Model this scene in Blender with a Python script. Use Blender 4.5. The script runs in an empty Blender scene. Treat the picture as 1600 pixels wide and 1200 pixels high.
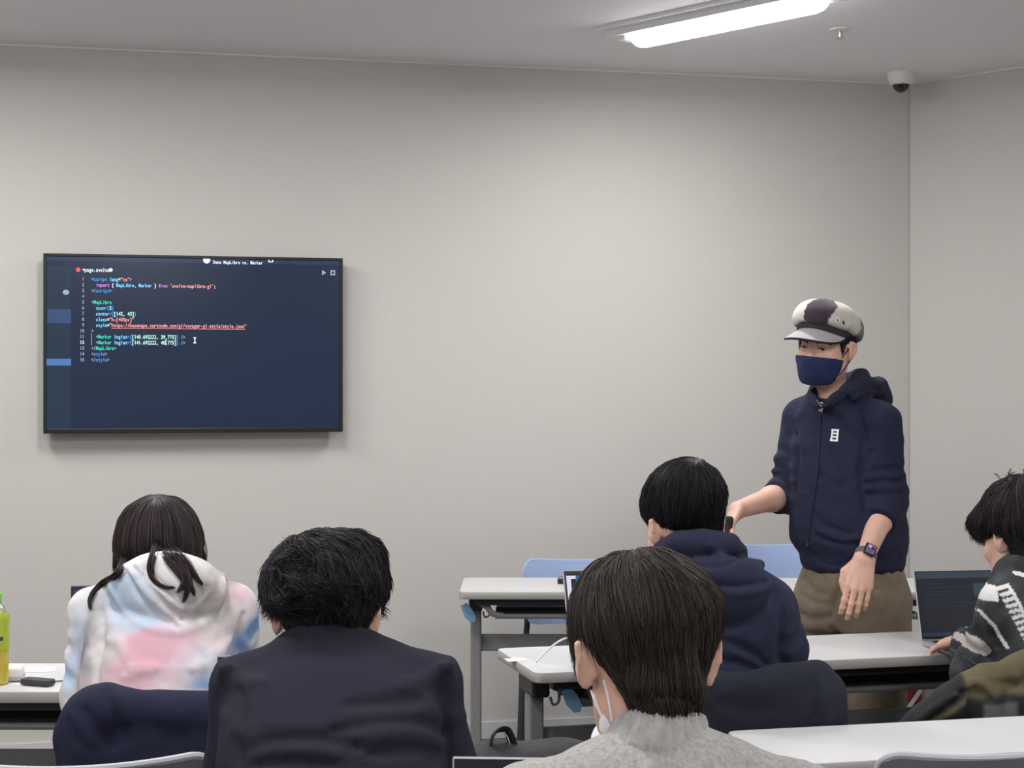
import bpy, bmesh, math, random
import numpy as np
from mathutils import Vector, Matrix
random.seed(7)
rng = np.random.default_rng(7)
SC = bpy.context.scene
COL = SC.collection
PI = math.pi
F, CX, CY, CAMZ = 2600.0, 800.0, 600.0, 1.47       # focal length in pixels of the 1600x1200 frame

# ------------------------------------------------------------------ camera, world, exposure
cam_d = bpy.data.cameras.new('camera'); cam = bpy.data.objects.new('camera', cam_d); COL.objects.link(cam)
cam.location = (0, 0, CAMZ); cam.rotation_euler = (PI / 2, 0, 0)
cam_d.sensor_width = 36; cam_d.lens = 36 * F / 1600; cam_d.clip_start = .05
SC.camera = cam
world = bpy.data.worlds.new('world'); SC.world = world; world.use_nodes = True
world.node_tree.nodes['Background'].inputs[0].default_value = (.8, .85, 1, 1)
world.node_tree.nodes['Background'].inputs[1].default_value = 0.02
SC.view_settings.view_transform = 'Standard'; SC.view_settings.look = 'None'
SC.view_settings.gamma = 1; SC.view_settings.use_curve_mapping = False
SC.view_settings.exposure = 0.0
LAMP = 15.0                                          # glow of every ceiling lamp's diffuser
LAMP_W = 21.0                                        # watts thrown down by every lamp
TUBE_SPOTS = [(-2.05, 5.15), (-.75, 2.6), (1.55, 3.1), (-2.6, 2.3), (.1, .2), (2.0, .6), (-2.2, -.4), (-.9, 4.9)]

# ------------------------------------------------------------------ helpers
def px(x, y, Y):
    return np.array([(x - CX) / F * Y, Y, CAMZ - (y - CY) / F * Y])
def lin(c):
    c = c / 255.
    return c / 12.92 if c <= .04045 else ((c + .055) / 1.055) ** 2.4
def rgb(r, g, b): return (lin(r), lin(g), lin(b), 1)
def rotz(a):
    c, s = math.cos(a), math.sin(a)
    return np.array([[c, -s, 0], [s, c, 0], [0, 0, 1.]])
def rotx(a):
    c, s = math.cos(a), math.sin(a)
    return np.array([[1., 0, 0], [0, c, -s], [0, s, c]])
def roty(a):
    c, s = math.cos(a), math.sin(a)
    return np.array([[c, 0, s], [0, 1., 0], [-s, 0, c]])
def unit(v): v = np.asarray(v, float); return v / (np.linalg.norm(v) + 1e-12)

def mat(name, col, rough=.6, bump=0, bscale=300, var=0, vscale=8, metal=0, spec=.5, sheen=0, attr=False, emit=None, estr=1, stretch=None, sss=0, coat=0, trans=0, ior=1.45):
    m = bpy.data.materials.new(name); m.use_nodes = True
    nt = m.node_tree; b = nt.nodes['Principled BSDF']; L = nt.links.new
    b.inputs['Base Color'].default_value = col; b.inputs['Roughness'].default_value = rough
    b.inputs['Metallic'].default_value = metal; b.inputs['Specular IOR Level'].default_value = spec
    if sheen: b.inputs['Sheen Weight'].default_value = sheen; b.inputs['Sheen Roughness'].default_value = .5
    if coat: b.inputs['Coat Weight'].default_value = coat
    if trans: b.inputs['Transmission Weight'].default_value = trans; b.inputs['IOR'].default_value = ior
    if sss:
        b.inputs['Subsurface Weight'].default_value = sss; b.inputs['Subsurface Radius'].default_value = (.012, .005, .003)
    if emit is not None:
        b.inputs['Emission Color'].default_value = emit; b.inputs['Emission Strength'].default_value = estr
    tc = nt.nodes.new('ShaderNodeTexCoord'); src = tc.outputs['Object']
    if stretch:
        mp = nt.nodes.new('ShaderNodeMapping'); mp.inputs['Scale'].default_value = stretch; L(src, mp.inputs[0]); src = mp.outputs[0]
    csrc = None
    if attr:
        at = nt.nodes.new('ShaderNodeAttribute'); at.attribute_name = 'Col'; csrc = at.outputs['Color']
        L(csrc, b.inputs['Base Color'])
    if var:
        n = nt.nodes.new('ShaderNodeTexNoise'); n.inputs['Scale'].default_value = vscale; n.inputs['Detail'].default_value = 5; L(src, n.inputs['Vector'])
        mx = nt.nodes.new('ShaderNodeMix'); mx.data_type = 'RGBA'; mx.blend_type = 'MULTIPLY'; mx.inputs['Factor'].default_value = 1
        rp = nt.nodes.new('ShaderNodeMapRange'); rp.inputs['From Min'].default_value = .3; rp.inputs['From Max'].default_value = .7
        rp.inputs['To Min'].default_value = 1 - var; rp.inputs['To Max'].default_value = 1 + var * .6; L(n.outputs['Fac'], rp.inputs['Value'])
        if csrc is not None: L(csrc, mx.inputs['A'])
        else: mx.inputs['A'].default_value = col
        L(rp.outputs[0], mx.inputs['B']); L(mx.outputs['Result'], b.inputs['Base Color'])
    if bump:
        n = nt.nodes.new('ShaderNodeTexNoise'); n.inputs['Scale'].default_value = bscale; n.inputs['Detail'].default_value = 3; L(src, n.inputs['Vector'])
        bp = nt.nodes.new('ShaderNodeBump'); bp.inputs['Strength'].default_value = bump; bp.inputs['Distance'].default_value = .002
        L(n.outputs['Fac'], bp.inputs['Height']); L(bp.outputs[0], b.inputs['Normal'])
    return m

def link(name, me, parent=None):
    o = bpy.data.objects.new(name, me); COL.objects.link(o)
    if parent is not None: o.parent = parent
    return o
def tag(o, label=None, cat=None, group=None, kind=None):
    if label: o['label'] = label
    if cat: o['category'] = cat
    if group: o['group'] = group
    if kind: o['kind'] = kind
    return o
def thing(name, loc, rz=0, label=None, cat=None, group=None):
    o = bpy.data.objects.new(name, None); COL.objects.link(o); o.empty_display_size = .1
    o.location = loc; o.rotation_euler = (0, 0, rz)
    return tag(o, label, cat, group)
def kids(o): return [c for c in bpy.data.objects if c.parent is o]
def dup(o, loc, rz, label=None, group=None):
    r = o.copy(); COL.objects.link(r); r.location = loc; r.rotation_euler = (0, 0, rz)
    if label: r['label'] = label
    if group: r['group'] = group
    for ch in kids(o):
        c = ch.copy(); COL.objects.link(c); c.parent = r
        for g in kids(ch):
            d = g.copy(); COL.objects.link(d); d.parent = c
    return r

class MB:
    """collects shapes, links them as one mesh object"""
    def __init__(s): s.v, s.f, s.m, s.mats, s.n = [], [], [], [], 0
    def _add(s, V, Fc, mi=0):
        V = np.asarray(V, float); s.v.append(V)
        for f in Fc: s.f.append(tuple(i + s.n for i in f)); s.m.append(mi)
        s.n += len(V); return s
    def box(s, c, size, bev=0, R=None, seg=2, mi=0):
        bm = bmesh.new(); bmesh.ops.create_cube(bm, size=1)
        for v in bm.verts: v.co = Vector((v.co.x * size[0], v.co.y * size[1], v.co.z * size[2]))
        if bev: bmesh.ops.bevel(bm, geom=bm.edges[:], offset=min(bev, min(size) * .49), segments=seg, profile=.5, affect='EDGES')
        bm.verts.index_update()
        V = np.array([v.co[:] for v in bm.verts]); Fc = [[v.index for v in f.verts] for f in bm.faces]; bm.free()
        if R is not None: V = V @ np.asarray(R).T
        return s._add(V + np.asarray(c, float), Fc, mi)
    def tube(s, pts, r, n=8, closed=False, caps=True, mi=0, flat=None):
        P = np.asarray(pts, float); m = len(P); r = np.broadcast_to(np.asarray(r, float), (m,))
        T = np.roll(P, -1, 0) - np.roll(P, 1, 0) if closed else np.gradient(P, axis=0)
        T /= np.linalg.norm(T, axis=1)[:, None] + 1e-12
        up = np.array([0, 0, 1.]) if abs(T[0][2]) < .9 else np.array([1., 0, 0])
        V = []; u = unit(np.cross(T[0], up)) if flat is None else unit(np.asarray(flat[0], float))
        for i in range(m):
            u = unit(u - T[i] * (u @ T[i])); w = np.cross(T[i], u)
            for k in range(n):
                a = 2 * PI * k / n; fw = 1 if flat is None else flat[1]
                V.append(P[i] + r[i] * (math.cos(a) * u + math.sin(a) * w * fw))
        Fc = []
        for i in range(m if closed else m - 1):
            j = (i + 1) % m
            for k in range(n):
                q = (k + 1) % n; Fc.append((i * n + k, i * n + q, j * n + q, j * n + k))
        if caps and not closed: Fc.append(tuple(range(n))[::-1]); Fc.append(tuple((m - 1) * n + k for k in range(n)))
        return s._add(V, Fc, mi)
    def lathe(s, prof, c=(0, 0, 0), n=24, mi=0, R=None):
        V = []; Fc = []
        for r, z in prof:
            for k in range(n): a = 2 * PI * k / n; V.append((r * math.cos(a), r * math.sin(a), z))
        for i in range(len(prof) - 1):
            for k in range(n): q = (k + 1) % n; Fc.append((i * n + k, i * n + q, (i + 1) * n + q, (i + 1) * n + k))
        Fc.append(tuple(range(n))[::-1]); Fc.append(tuple((len(prof) - 1) * n + k for k in range(n)))
        V = np.array(V)
        if R is not None: V = V @ np.asarray(R).T
        return s._add(V + np.asarray(c, float), Fc, mi)
    def prism(s, poly, z0, z1, mi=0, M=None):
        n = len(poly); V = [(x, y, z0) for x, y in poly] + [(x, y, z1) for x, y in poly]
        Fc = [tuple(range(n))[::-1], tuple(range(n, 2 * n))] + [(i, (i + 1) % n, n + (i + 1) % n, n + i) for i in range(n)]
        V = np.array(V, float)
        if M is not None: V = V @ np.asarray(M[0]).T + np.asarray(M[1])
        return s._add(V, Fc, mi)
    def build(s, name, mats, parent=None, smooth=False, origin=None):
        V = np.concatenate(s.v) if s.v else np.zeros((0, 3))
        if origin is not None: V = V - np.asarray(origin, float)
        me = bpy.data.meshes.new(name); me.from_pydata(V.tolist(), [], s.f)
        for m in (mats if isinstance(mats, (list, tuple)) else [mats]): me.materials.append(m)
        me.polygons.foreach_set('material_index', s.m)
        if smooth:
            me.polygons.foreach_set('use_smooth', [True] * len(me.polygons))
            if smooth != 'all': me.set_sharp_from_angle(angle=math.radians(38))
        me.validate(); me.update()
        return link(name, me, parent)
def arc(c, r, a0, a1, n, plane='xz'):
    out = []
    for i in range(n + 1):
        a = a0 + (a1 - a0) * i / n; x, y = r * math.cos(a), r * math.sin(a)
        out.append((c[0] + x, c[1], c[2] + y) if plane == 'xz' else ((c[0] + x, c[1] + y, c[2]) if plane == 'xy' else (c[0], c[1] + x, c[2] + y)))
    return out
def roundrect(w, h, r, n=5):
    P = []
    for cx, cy, a in ((w / 2 - r, h / 2 - r, 0), (-w / 2 + r, h / 2 - r, PI / 2), (-w / 2 + r, -h / 2 + r, PI), (w / 2 - r, -h / 2 + r, 1.5 * PI)):
        for i in range(n + 1): t = a + PI / 2 * i / n; P.append((cx + r * math.cos(t), cy + r * math.sin(t)))
    return P
def spline(pts, n=6):
    P = np.asarray(pts, float); Q = np.vstack([2 * P[0] - P[1], P, 2 * P[-1] - P[-2]]); out = []
    for i in range(1, len(Q) - 2):
        for k in range(n):
            t = k / n
            out.append(.5 * ((2 * Q[i]) + (Q[i + 1] - Q[i - 1]) * t + (2 * Q[i - 1] - 5 * Q[i] + 4 * Q[i + 1] - Q[i + 2]) * t * t + (3 * Q[i] - Q[i - 1] - 3 * Q[i + 1] + Q[i + 2]) * t ** 3))
    out.append(P[-1]); return np.array(out)

# ------------------------------------------------------------------ glyphs (built-in font, one flat mesh per character)
_gl = {}
def glyph(ch):
    if ch not in _gl:
        cu = bpy.data.curves.new('glyph', 'FONT'); cu.body = ch; cu.size = 1; cu.resolution_u = 2; cu.offset = .014
        o = bpy.data.objects.new('glyph', cu); COL.objects.link(o)
        dg = bpy.context.evaluated_depsgraph_get(); me = bpy.data.meshes.new_from_object(o.evaluated_get(dg))
        V = np.array([v.co[:2] for v in me.vertices]).reshape(-1, 2); Fc = [tuple(p.vertices) for p in me.polygons]
        bpy.data.objects.remove(o); bpy.data.curves.remove(cu); bpy.data.meshes.remove(me)
        _gl[ch] = (V, Fc)
    return _gl[ch]

# ------------------------------------------------------------------ signed-distance modelling: fields meshed by surface nets
_T = rng.random((32, 32, 32)).astype(np.float32)
def vnoise(P, fr, seed=0):
    Q = P * fr + seed * 7.31; I = np.floor(Q).astype(int); f = (Q - I); f = f * f * (3 - 2 * f)
    I0 = I % 32; I1 = (I + 1) % 32; x0, y0, z0 = I0.T; x1, y1, z1 = I1.T; fx, fy, fz = f.T
    c = lambda a, b, d: _T[a, b, d]
    a = (c(x0, y0, z0) * (1 - fx) + c(x1, y0, z0) * fx) * (1 - fy) + (c(x0, y1, z0) * (1 - fx) + c(x1, y1, z0) * fx) * fy
    b = (c(x0, y0, z1) * (1 - fx) + c(x1, y0, z1) * fx) * (1 - fy) + (c(x0, y1, z1) * (1 - fx) + c(x1, y1, z1) * fx) * fy
    return (a * (1 - fz) + b * fz) * 2 - 1
def nrm(a): return np.sqrt(np.einsum('ij,ij->i', a, a))
class Prim:
    def __init__(s, fn, c, r): s.fn, s.c, s.r = fn, np.asarray(c, float), r
def cone(a, b, ra, rb, wr=None):
    a = np.asarray(a, float); b = np.asarray(b, float); ba = b - a; L = ba @ ba + 1e-12
    def fn(P):
        t = np.clip(((P - a) @ ba) / L, 0, 1); d = nrm(P - a - t[:, None] * ba) - (ra + (rb - ra) * t)
        if wr:
            amp, lam, t0, t1 = wr; l = t * math.sqrt(L)
            m = np.clip((t - t0) * 6, 0, 1) * np.clip((t1 - t) * 6, 0, 1)
            d = d + amp * m * np.sin(l / lam * 2 * PI + 3.2 * vnoise(P, 14, 3))
        return d
    return Prim(fn, (a + b) / 2, math.sqrt(L) / 2 + max(ra, rb) + .01)
def ell(c, r, R=None):
    c = np.asarray(c, float); r = np.asarray(r, float)
    def fn(P):
        q = P - c
        if R is not None: q = q @ R
        k0 = nrm(q / r); k1 = nrm(q / (r * r)); return k0 * (k0 - 1) / np.maximum(k1, 1e-6)
    return Prim(fn, c, max(r))
def rbx(c, h, rad, R=None):
    c = np.asarray(c, float); h = np.asarray(h, float)
    def fn(P):
        q = P - c
        if R is not None: q = q @ R
        q = np.abs(q) - (h - rad); return nrm(np.maximum(q, 0)) + np.minimum(q.max(1), 0) - rad
    return Prim(fn, c, math.sqrt((h * h).sum()) + .01)
def loft(rows, yaw=0, pw=2.4):
    """rows: z, cx, cy, rx, ry ; the ellipse axes turned by yaw"""
    A = np.array(sorted(rows), float); cs, sn = math.cos(yaw), math.sin(yaw); zs = A[:, 0]
    def fn(P):
        z = np.clip(P[:, 2], zs[0], zs[-1]); g = [np.interp(z, zs, A[:, i]) for i in (1, 2, 3, 4)]
        dx, dy = P[:, 0] - g[0], P[:, 1] - g[1]; u = dx * cs + dy * sn; v = -dx * sn + dy * cs
        k = (np.abs(u / g[2]) ** pw + np.abs(v / g[3]) ** pw) ** (1 / pw)
        d = (k - 1) * np.minimum(g[2], g[3]) * np.where(k < 1, 1, .85); dz = np.maximum(zs[0] - P[:, 2], P[:, 2] - zs[-1])
        return smax(d, dz, .03)
    c = (A[0, 1:3] + A[-1, 1:3]) / 2
    return Prim(fn, (c[0], c[1], (zs[0] + zs[-1]) / 2), math.hypot((zs[-1] - zs[0]) / 2, A[:, 3:5].max()) + .15)
def chain(pts, rs, k=0.0):
    pts = [np.asarray(p, float) for p in pts]; rs = list(np.broadcast_to(np.asarray(rs, float), (len(pts),)))
    cs = [cone(pts[i], pts[i + 1], rs[i], rs[i + 1]) for i in range(len(pts) - 1)]
    def fn(P):
        d = cs[0].fn(P)
        for c in cs[1:]: d = np.minimum(d, c.fn(P)) if not k else smin(d, c.fn(P), k)
        return d
    A = np.array(pts); c = (A.min(0) + A.max(0)) / 2
    return Prim(fn, c, np.linalg.norm(A.max(0) - c) + max(rs) + .01)
def plane(p, n):
    p = np.asarray(p, float); n = unit(n); return Prim(lambda P: (P - p) @ n, p, 99)
def smin(a, b, k):
    if k <= 0: return np.minimum(a, b)
    h = np.maximum(k - np.abs(a - b), 0) / k; return np.minimum(a, b) - h * h * k * .25
def smax(a, b, k): return -smin(-a, -b, k)
class Field:
    def __init__(s): s.ops = []
    def add(s, p, k=.01): s.ops.append(('a', s._p(p), k)); return s
    def sub(s, p, k=.005): s.ops.append(('s', s._p(p), k)); return s
    def cut(s, p, k=.005): s.ops.append(('i', s._p(p), k)); return s      # keep the inside of p
    def disp(s, fn): s.ops.append(('d', fn, 0)); return s
    def copy(s): f = Field(); f.ops = list(s.ops); return f
    def _p(s, p): return p if isinstance(p, Prim) else p.prim()
    def prim(s, c=(0, 0, 0), r=99): return Prim(s.__call__, c, r)
    def __call__(s, P, cull=False):
        d = np.full(len(P), 9.0)
        for op, p, k in s.ops:
            if op == 'd': d = d + p(P); continue
            if cull and p.r < 50 and op in 'as':
                ix = np.nonzero(((P - p.c) ** 2).sum(1) < (p.r + .05 + k) ** 2)[0]
                if len(ix) == 0: continue
                e = p.fn(P[ix]); g = d[ix]
                d[ix] = smin(g, e, k) if op == 'a' else smax(g, -e, k)
            else:
                e = p.fn(P)
                d = smin(d, e, k) if op == 'a' else (smax(d, -e, k) if op == 's' else smax(d, e, k))
        return d
def surfnet(f, lo, hi, h, smooth=0):
    lo = np.asarray(lo, float); hi = np.asarray(hi, float); B = 4
    nb = np.maximum(np.ceil((hi - lo) / (h * B)).astype(int), 1); n = nb * B
    g = np.stack(np.meshgrid(*[lo[i] + (np.arange(nb[i]) + .5) * h * B for i in range(3)], indexing='ij'), -1).reshape(-1, 3)
    dc = f(g); act = (np.abs(dc) < h * B * 1.5 + .006).reshape(nb)
    cell = act.repeat(B, 0).repeat(B, 1).repeat(B, 2)
    node = np.zeros(n + 1, bool)
    for i in (0, 1):
        for j in (0, 1):
            for k in (0, 1): node[i:n[0] + i, j:n[1] + j, k:n[2] + k] |= cell
    D = np.full(n + 1, 9., np.float32); ix = np.argwhere(node)
    out = np.empty(len(ix), np.float32)
    for a in range(0, len(ix), 400000): out[a:a + 400000] = f(lo + ix[a:a + 400000] * h, True)
    D[node] = out; D[D == 0] = 1e-6
    C = np.argwhere(cell); i, j, k = C.T
    off = [(0, 0, 0), (1, 0, 0), (0, 1, 0), (1, 1, 0), (0, 0, 1), (1, 0, 1), (0, 1, 1), (1, 1, 1)]
    val = np.stack([D[i + a, j + b, k + c] for a, b, c in off], 1); sg = val < 0
    mix = sg.any(1) & ~sg.all(1); C = C[mix]; val = val[mix]; sg = sg[mix]
    offa = np.array(off, float); acc = np.zeros((len(C), 3)); cnt = np.zeros(len(C))
    for a, b in [(0, 1), (2, 3), (4, 5), (6, 7), (0, 2), (1, 3), (4, 6), (5, 7), (0, 4), (1, 5), (2, 6), (3, 7)]:
        m = sg[:, a] != sg[:, b]; t = val[m, a] / (val[m, a] - val[m, b])
        acc[m] += offa[a] + t[:, None] * (offa[b] - offa[a]); cnt[m] += 1
    V = lo + (C + acc / cnt[:, None]) * h
    idm = np.full(n, -1, np.int32); idm[C[:, 0], C[:, 1], C[:, 2]] = np.arange(len(C)); Q = []
    for ax, (e1, e2), bit in ((0, (1, 2), 1), (1, (2, 0), 2), (2, (0, 1), 4)):
        m = (sg[:, 0] != sg[:, bit]) & (C[:, e1] > 0) & (C[:, e2] > 0); c = C[m]; s0 = sg[m, 0]
        d1 = np.zeros(3, int); d1[e1] = 1; d2 = np.zeros(3, int); d2[e2] = 1
        q = np.stack([idm[tuple(x.T)] for x in (c, c - d1, c - d1 - d2, c - d2)], 1)
        ok = (q >= 0).all(1); q = q[ok]; s0 = s0[ok]; q[~s0] = q[~s0][:, ::-1]; Q.append(q)
    Q = np.concatenate(Q)
    for _ in range(smooth):
        S = np.zeros_like(V); N = np.zeros(len(V))
        for a in range(4): np.add.at(S, Q[:, a], V[Q[:, (a + 1) % 4]] + V[Q[:, a - 1]]); np.add.at(N, Q[:, a], 2)
        V = V * .5 + .5 * S / np.maximum(N, 1)[:, None]
    return V, Q
def npmesh(name, V, Q, mats, parent=None, origin=None, col=None, mi=None, tri=False):
    if origin is not None: V = V - np.asarray(origin, float)
    me = bpy.data.meshes.new(name); nv, nq = len(V), len(Q); w = Q.shape[1]
    me.vertices.add(nv); me.vertices.foreach_set('co', V.astype(np.float32).ravel())
    me.loops.add(nq * w); me.loops.foreach_set('vertex_index', Q.astype(np.int32).ravel())
    me.polygons.add(nq); me.polygons.foreach_set('loop_start', np.arange(0, nq * w, w, dtype=np.int32))
    me.polygons.foreach_set('use_smooth', np.ones(nq, bool))
    for m in (mats if isinstance(mats, (list, tuple)) else [mats]): me.materials.append(m)
    if mi is not None: me.polygons.foreach_set('material_index', mi.astype(np.int32))
    if col is not None:
        at = me.color_attributes.new('Col', 'FLOAT_COLOR', 'POINT')
        at.data.foreach_set('color', np.concatenate([col, np.ones((nv, 1))], 1).astype(np.float32).ravel())
    me.update(calc_edges=True); me.validate()
    return link(name, me, parent)
def hit(f, pts, Y0, Y1):
    """points of a surface met by lines of sight through picture points"""
    pts = np.asarray(pts, float); Dr = np.stack([(pts[:, 0] - CX) / F, np.ones(len(pts)), -(pts[:, 1] - CY) / F], 1)
    Y = np.full(len(pts), float(Y0))
    for _ in range(90):
        d = f(Dr * Y[:, None] + (0, 0, CAMZ)); Y = np.minimum(Y + np.clip(d * .7, -.02, .05), Y1)
    return Dr * Y[:, None] + (0, 0, CAMZ)
def grad(f, P, e=.0015):
    G = np.zeros_like(P)
    for s in ((1, -1, -1), (-1, -1, 1), (-1, 1, -1), (1, 1, 1)):
        s = np.array(s, float); G += s * f(P + s * e)[:, None]
    return G / (nrm(G)[:, None] + 1e-9)
# ------------------------------------------------------------------ materials
M = {}
M['wall'] = mat('wallpaper', rgb(203, 200, 195), .85, bump=.25, bscale=220, var=.012, vscale=150, stretch=(1, 1, .6))
M['ceil'] = mat('ceiling_paint', rgb(238, 235, 238), .9, bump=.1, bscale=150)
M['floor'] = mat('carpet', rgb(96, 94, 94), .95, bump=.6, bscale=350, var=.2, vscale=120)
M['trim'] = mat('white_trim', rgb(226, 222, 214), .5)
M['base'] = mat('baseboard_vinyl', rgb(206, 205, 207), .5)
M['white'] = mat('white_enamel', rgb(232, 232, 232), .4)
M['lens'] = mat('lamp_lens', rgb(255, 255, 255), .5, emit=(1, 1, 1, 1), estr=LAMP)
M['black'] = mat('black_plastic', rgb(22, 22, 25), .38)
M['blackm'] = mat('matt_black', rgb(26, 26, 28), .7)
M['dark'] = mat('dark_steel', rgb(52, 52, 56), .45, metal=.3)
M['steel'] = mat('grey_powder_coat', rgb(134, 133, 134), .5, bump=.1, bscale=500)
M['top'] = mat('desk_laminate', rgb(214, 213, 214), .36, var=.015, vscale=60)
M['edge'] = mat('desk_edge_band', rgb(170, 167, 163), .5)
M['lever'] = mat('blue_lever', rgb(112, 150, 182), .4)
M['blue'] = mat('blue_seat_shell', rgb(158, 177, 216), .5, bump=.1, bscale=300)
M['grey'] = mat('grey_seat_shell', rgb(112, 113, 120), .45, bump=.15, bscale=400)
M['rim'] = mat('pale_grey_and_lit_rim', rgb(176, 176, 182), .45)  # on the grey seats this paler tone paints the lit top edge
M['alu'] = mat('aluminium', rgb(196, 196, 198), .35, metal=.7)
M['dome'] = mat('smoked_dome', rgb(18, 17, 26), .08, coat=.5)
M['chrome'] = mat('chrome', rgb(210, 210, 212), .2, metal=1)

# ------------------------------------------------------------------ the room
CEIL = 2.794; TH = 12.9 * PI / 180
WD = np.array([math.cos(TH), math.sin(TH), 0]); WN = np.array([math.sin(TH), -math.cos(TH), 0]); W0 = np.array([0, 6.93, 0])
C1 = W0 + WD * 1.793; RD = np.array([.695, -.719, 0]); RN = np.array([-.719, -.695, 0])
A1 = W0 - WD * 3.9; C2 = C1 + RD * 1.9
def wallpt(x, y, off=0):
    D = np.array([(x - CX) / F, 1, -(y - CY) / F]); o = np.array([0, 0, CAMZ]); p0 = W0 + WN * off
    return o + D * (((p0 - o) @ WN) / (D @ WN))
def wall(name, p, q, mt, z0=0, z1=CEIL, th=.1, inset=0):
    p, q = p[:2], q[:2]; d = unit(q - p); n = np.array([d[1], -d[0]])
    b = MB(); b.prism([tuple(p - n * inset), tuple(p + n * th), tuple(q + n * th), tuple(q - n * inset)], z0, z1)
    return tag(b.build(name, mt), kind='structure')
P3, P4, P5 = np.array([C2[0], -2.3]), np.array([A1[0], -2.3]), A1[:2]
e = WD[:2] * .1
wall('wall_back', A1[:2] - e, C1[:2] + e * .6, M['wall']) if False else None
# outward side lies to the right of p->q when the room is walked clockwise seen from below
wall('wall_back', C1[:2], A1[:2], M['wall']); wall('wall_right', C2[:2], C1[:2], M['wall'])
wall('wall_side', P3, C2[:2], M['wall']); wall('wall_rear', P4, P3, M['wall']); wall('wall_left', A1[:2], P4, M['wall'])
for nm, z0, z1, mt in (('floor', -.1, 0, 'floor'), ('ceiling', CEIL, CEIL + .1, 'ceil')):
    b = MB(); b.prism([tuple(C1[:2]), tuple(C2[:2]), tuple(P3), tuple(P4), tuple(A1[:2])], z0, z1); tag(b.build(nm, M[mt]), kind='structure')
def strip(name, p, q, z0, z1, t, mt):
    p, q = p[:2], q[:2]; d = unit(q - p); n = -np.array([d[1], -d[0]])
    b = MB(); b.prism([tuple(p), tuple(q), tuple(q + n * t), tuple(p + n * t)], z0, z1); return tag(b.build(name, mt), kind='structure')
strip('baseboard_back', C1, A1, 0, .068, .008, M['base']); strip('baseboard_right', C2, C1, 0, .068, .008, M['base'])
strip('trim_1', C1, A1, CEIL - .008, CEIL, .008, M['trim']); strip('trim_2', C2, C1, CEIL - .008, CEIL, .008, M['trim'])
# corner bead where the two walls meet
b = MB(); b.box((C1[0] - .003, C1[1] - .006, CEIL / 2), (.003, .003, CEIL - .02)); tag(b.build('trim_3', M['wall']), kind='structure')

# ------------------------------------------------------------------ ceiling lamps
def ceiling_lamp(loc, rz, label, group):
    t = thing('ceiling_light', loc, rz, label, 'lamp', group)                  # local x along the tube, z down from the ceiling
    b = MB(); L = 1.06
    b.prism([(-L / 2, -.115), (L / 2, -.115), (L / 2, .115), (-L / 2, .115)], -.012, 0)
    b.prism([(-L / 2 + .02, -.075), (L / 2 - .02, -.075), (L / 2 - .02, .075), (-L / 2 + .02, .075)], -.034, -.012)
    b.build('base_plate', M['white'], t)
    V = MB(); n = 10; prof = [(-.047 * math.cos(PI * i / n), -.034 - .046 * math.sin(PI * i / n)) for i in range(n + 1)]
    xs = [-.43, -.425, -.41, -.38, .38, .41, .425, .43]; sc = [.35, .7, .9, 1, 1, .9, .7, .35]
    P = []; Fc = []
    for x, s in zip(xs, sc):
        for (y, z) in prof: P.append((x, y * s, -.034 + (z + .034) * s))
    m = n + 1
    for i in range(len(xs) - 1):
        for k in range(m):
            q = (k + 1) % m; Fc.append((i * m + k, i * m + q, (i + 1) * m + q, (i + 1) * m + k))
    Fc.append(tuple(range(m))); Fc.append(tuple(range((len(xs) - 1) * m, len(xs) * m))[::-1]); V._add(P, Fc)
    V.build('diffuser', M['lens'], t, smooth=True)
    ld = bpy.data.lights.new('tube_light', 'AREA'); ld.shape = 'RECTANGLE'; ld.size = .80; ld.size_y = .06; ld.energy = LAMP_W; ld.spread = math.radians(180); ld.color = (1, 1, 1)
    lo_ = link('tube_light', ld, t); lo_.location = (0, 0, -.084)
    for s in (-1, 1):
        b = MB(); b.box((s * .46, 0, -.03), (.05, .1, .034), .008); b.build('end_cap', M['white'], t)
    return t
p = px(1133, 45, 5.87); LRZ = -47 * PI / 180
lamp = ceiling_lamp((p[0], p[1], CEIL), LRZ, 'white ceiling batten lamp with a glowing tube diffuser above the standing man', 'ceiling lamps')
for i, (x, y) in enumerate(TUBE_SPOTS):
    dup(lamp, (x, y, CEIL), LRZ, 'white ceiling batten lamp outside the photograph, %s' % ['above the left desk', 'above the middle of the audience', 'above the right desks', 'near the left wall', 'above the camera', 'right of the camera', 'left of the camera', 'in front of the television'][i])

# security camera, smoke detector, sprinkler
p = px(1408, 124, 7.08)
t = thing('security_camera', (p[0], p[1], CEIL), 0, 'white dome security camera on the ceiling in the corner of the walls', 'camera')
b = MB(); b.lathe([(.058, 0), (.0575, -.012), (.050, -.047), (.047, -.049), (.036, -.049)], n=28); b.build('housing', M['white'], t, smooth=True)
b = MB(); b.lathe([(.036 * math.cos(a), -.047 - .038 * math.sin(a)) for a in np.linspace(0, PI / 2 * .97, 9)], n=24); b.build('dome', M['dome'], t, smooth=True)
b = MB(); b.lathe([(.042, -.048), (.042, -.052), (.036, -.052), (.036, -.048)], n=24); b.build('dome_ring', M['white'], t, smooth=True)
b = MB(); b.box((-.004, -.045, -.050), (.008, .006, .006), .001); b.build('latch', M['chrome'], t)
p = px(487, 3, 5.50)
t = thing('smoke_detector', (p[0], 5.47, CEIL), 0, 'round smoke detector at the top edge on the ceiling', 'detector')
b = MB(); b.lathe([(.068, 0), (.068, -.018), (.06, -.03), (.045, -.034), (.044, -.044), (.02, -.048)], n=28); b.build('housing', M['white'], t, smooth=True)
b = MB(); b.lathe([(.05, -.030), (.05, -.036), (.04, -.038)], n=28); b.build('vent_ring', M['dark'], t, smooth=True)
p = px(1313, 46, 6.21)
t = thing('sprinkler_head', (p[0], p[1], CEIL), 0, 'small sprinkler head on the ceiling right of the lamp', 'sprinkler')
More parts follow.
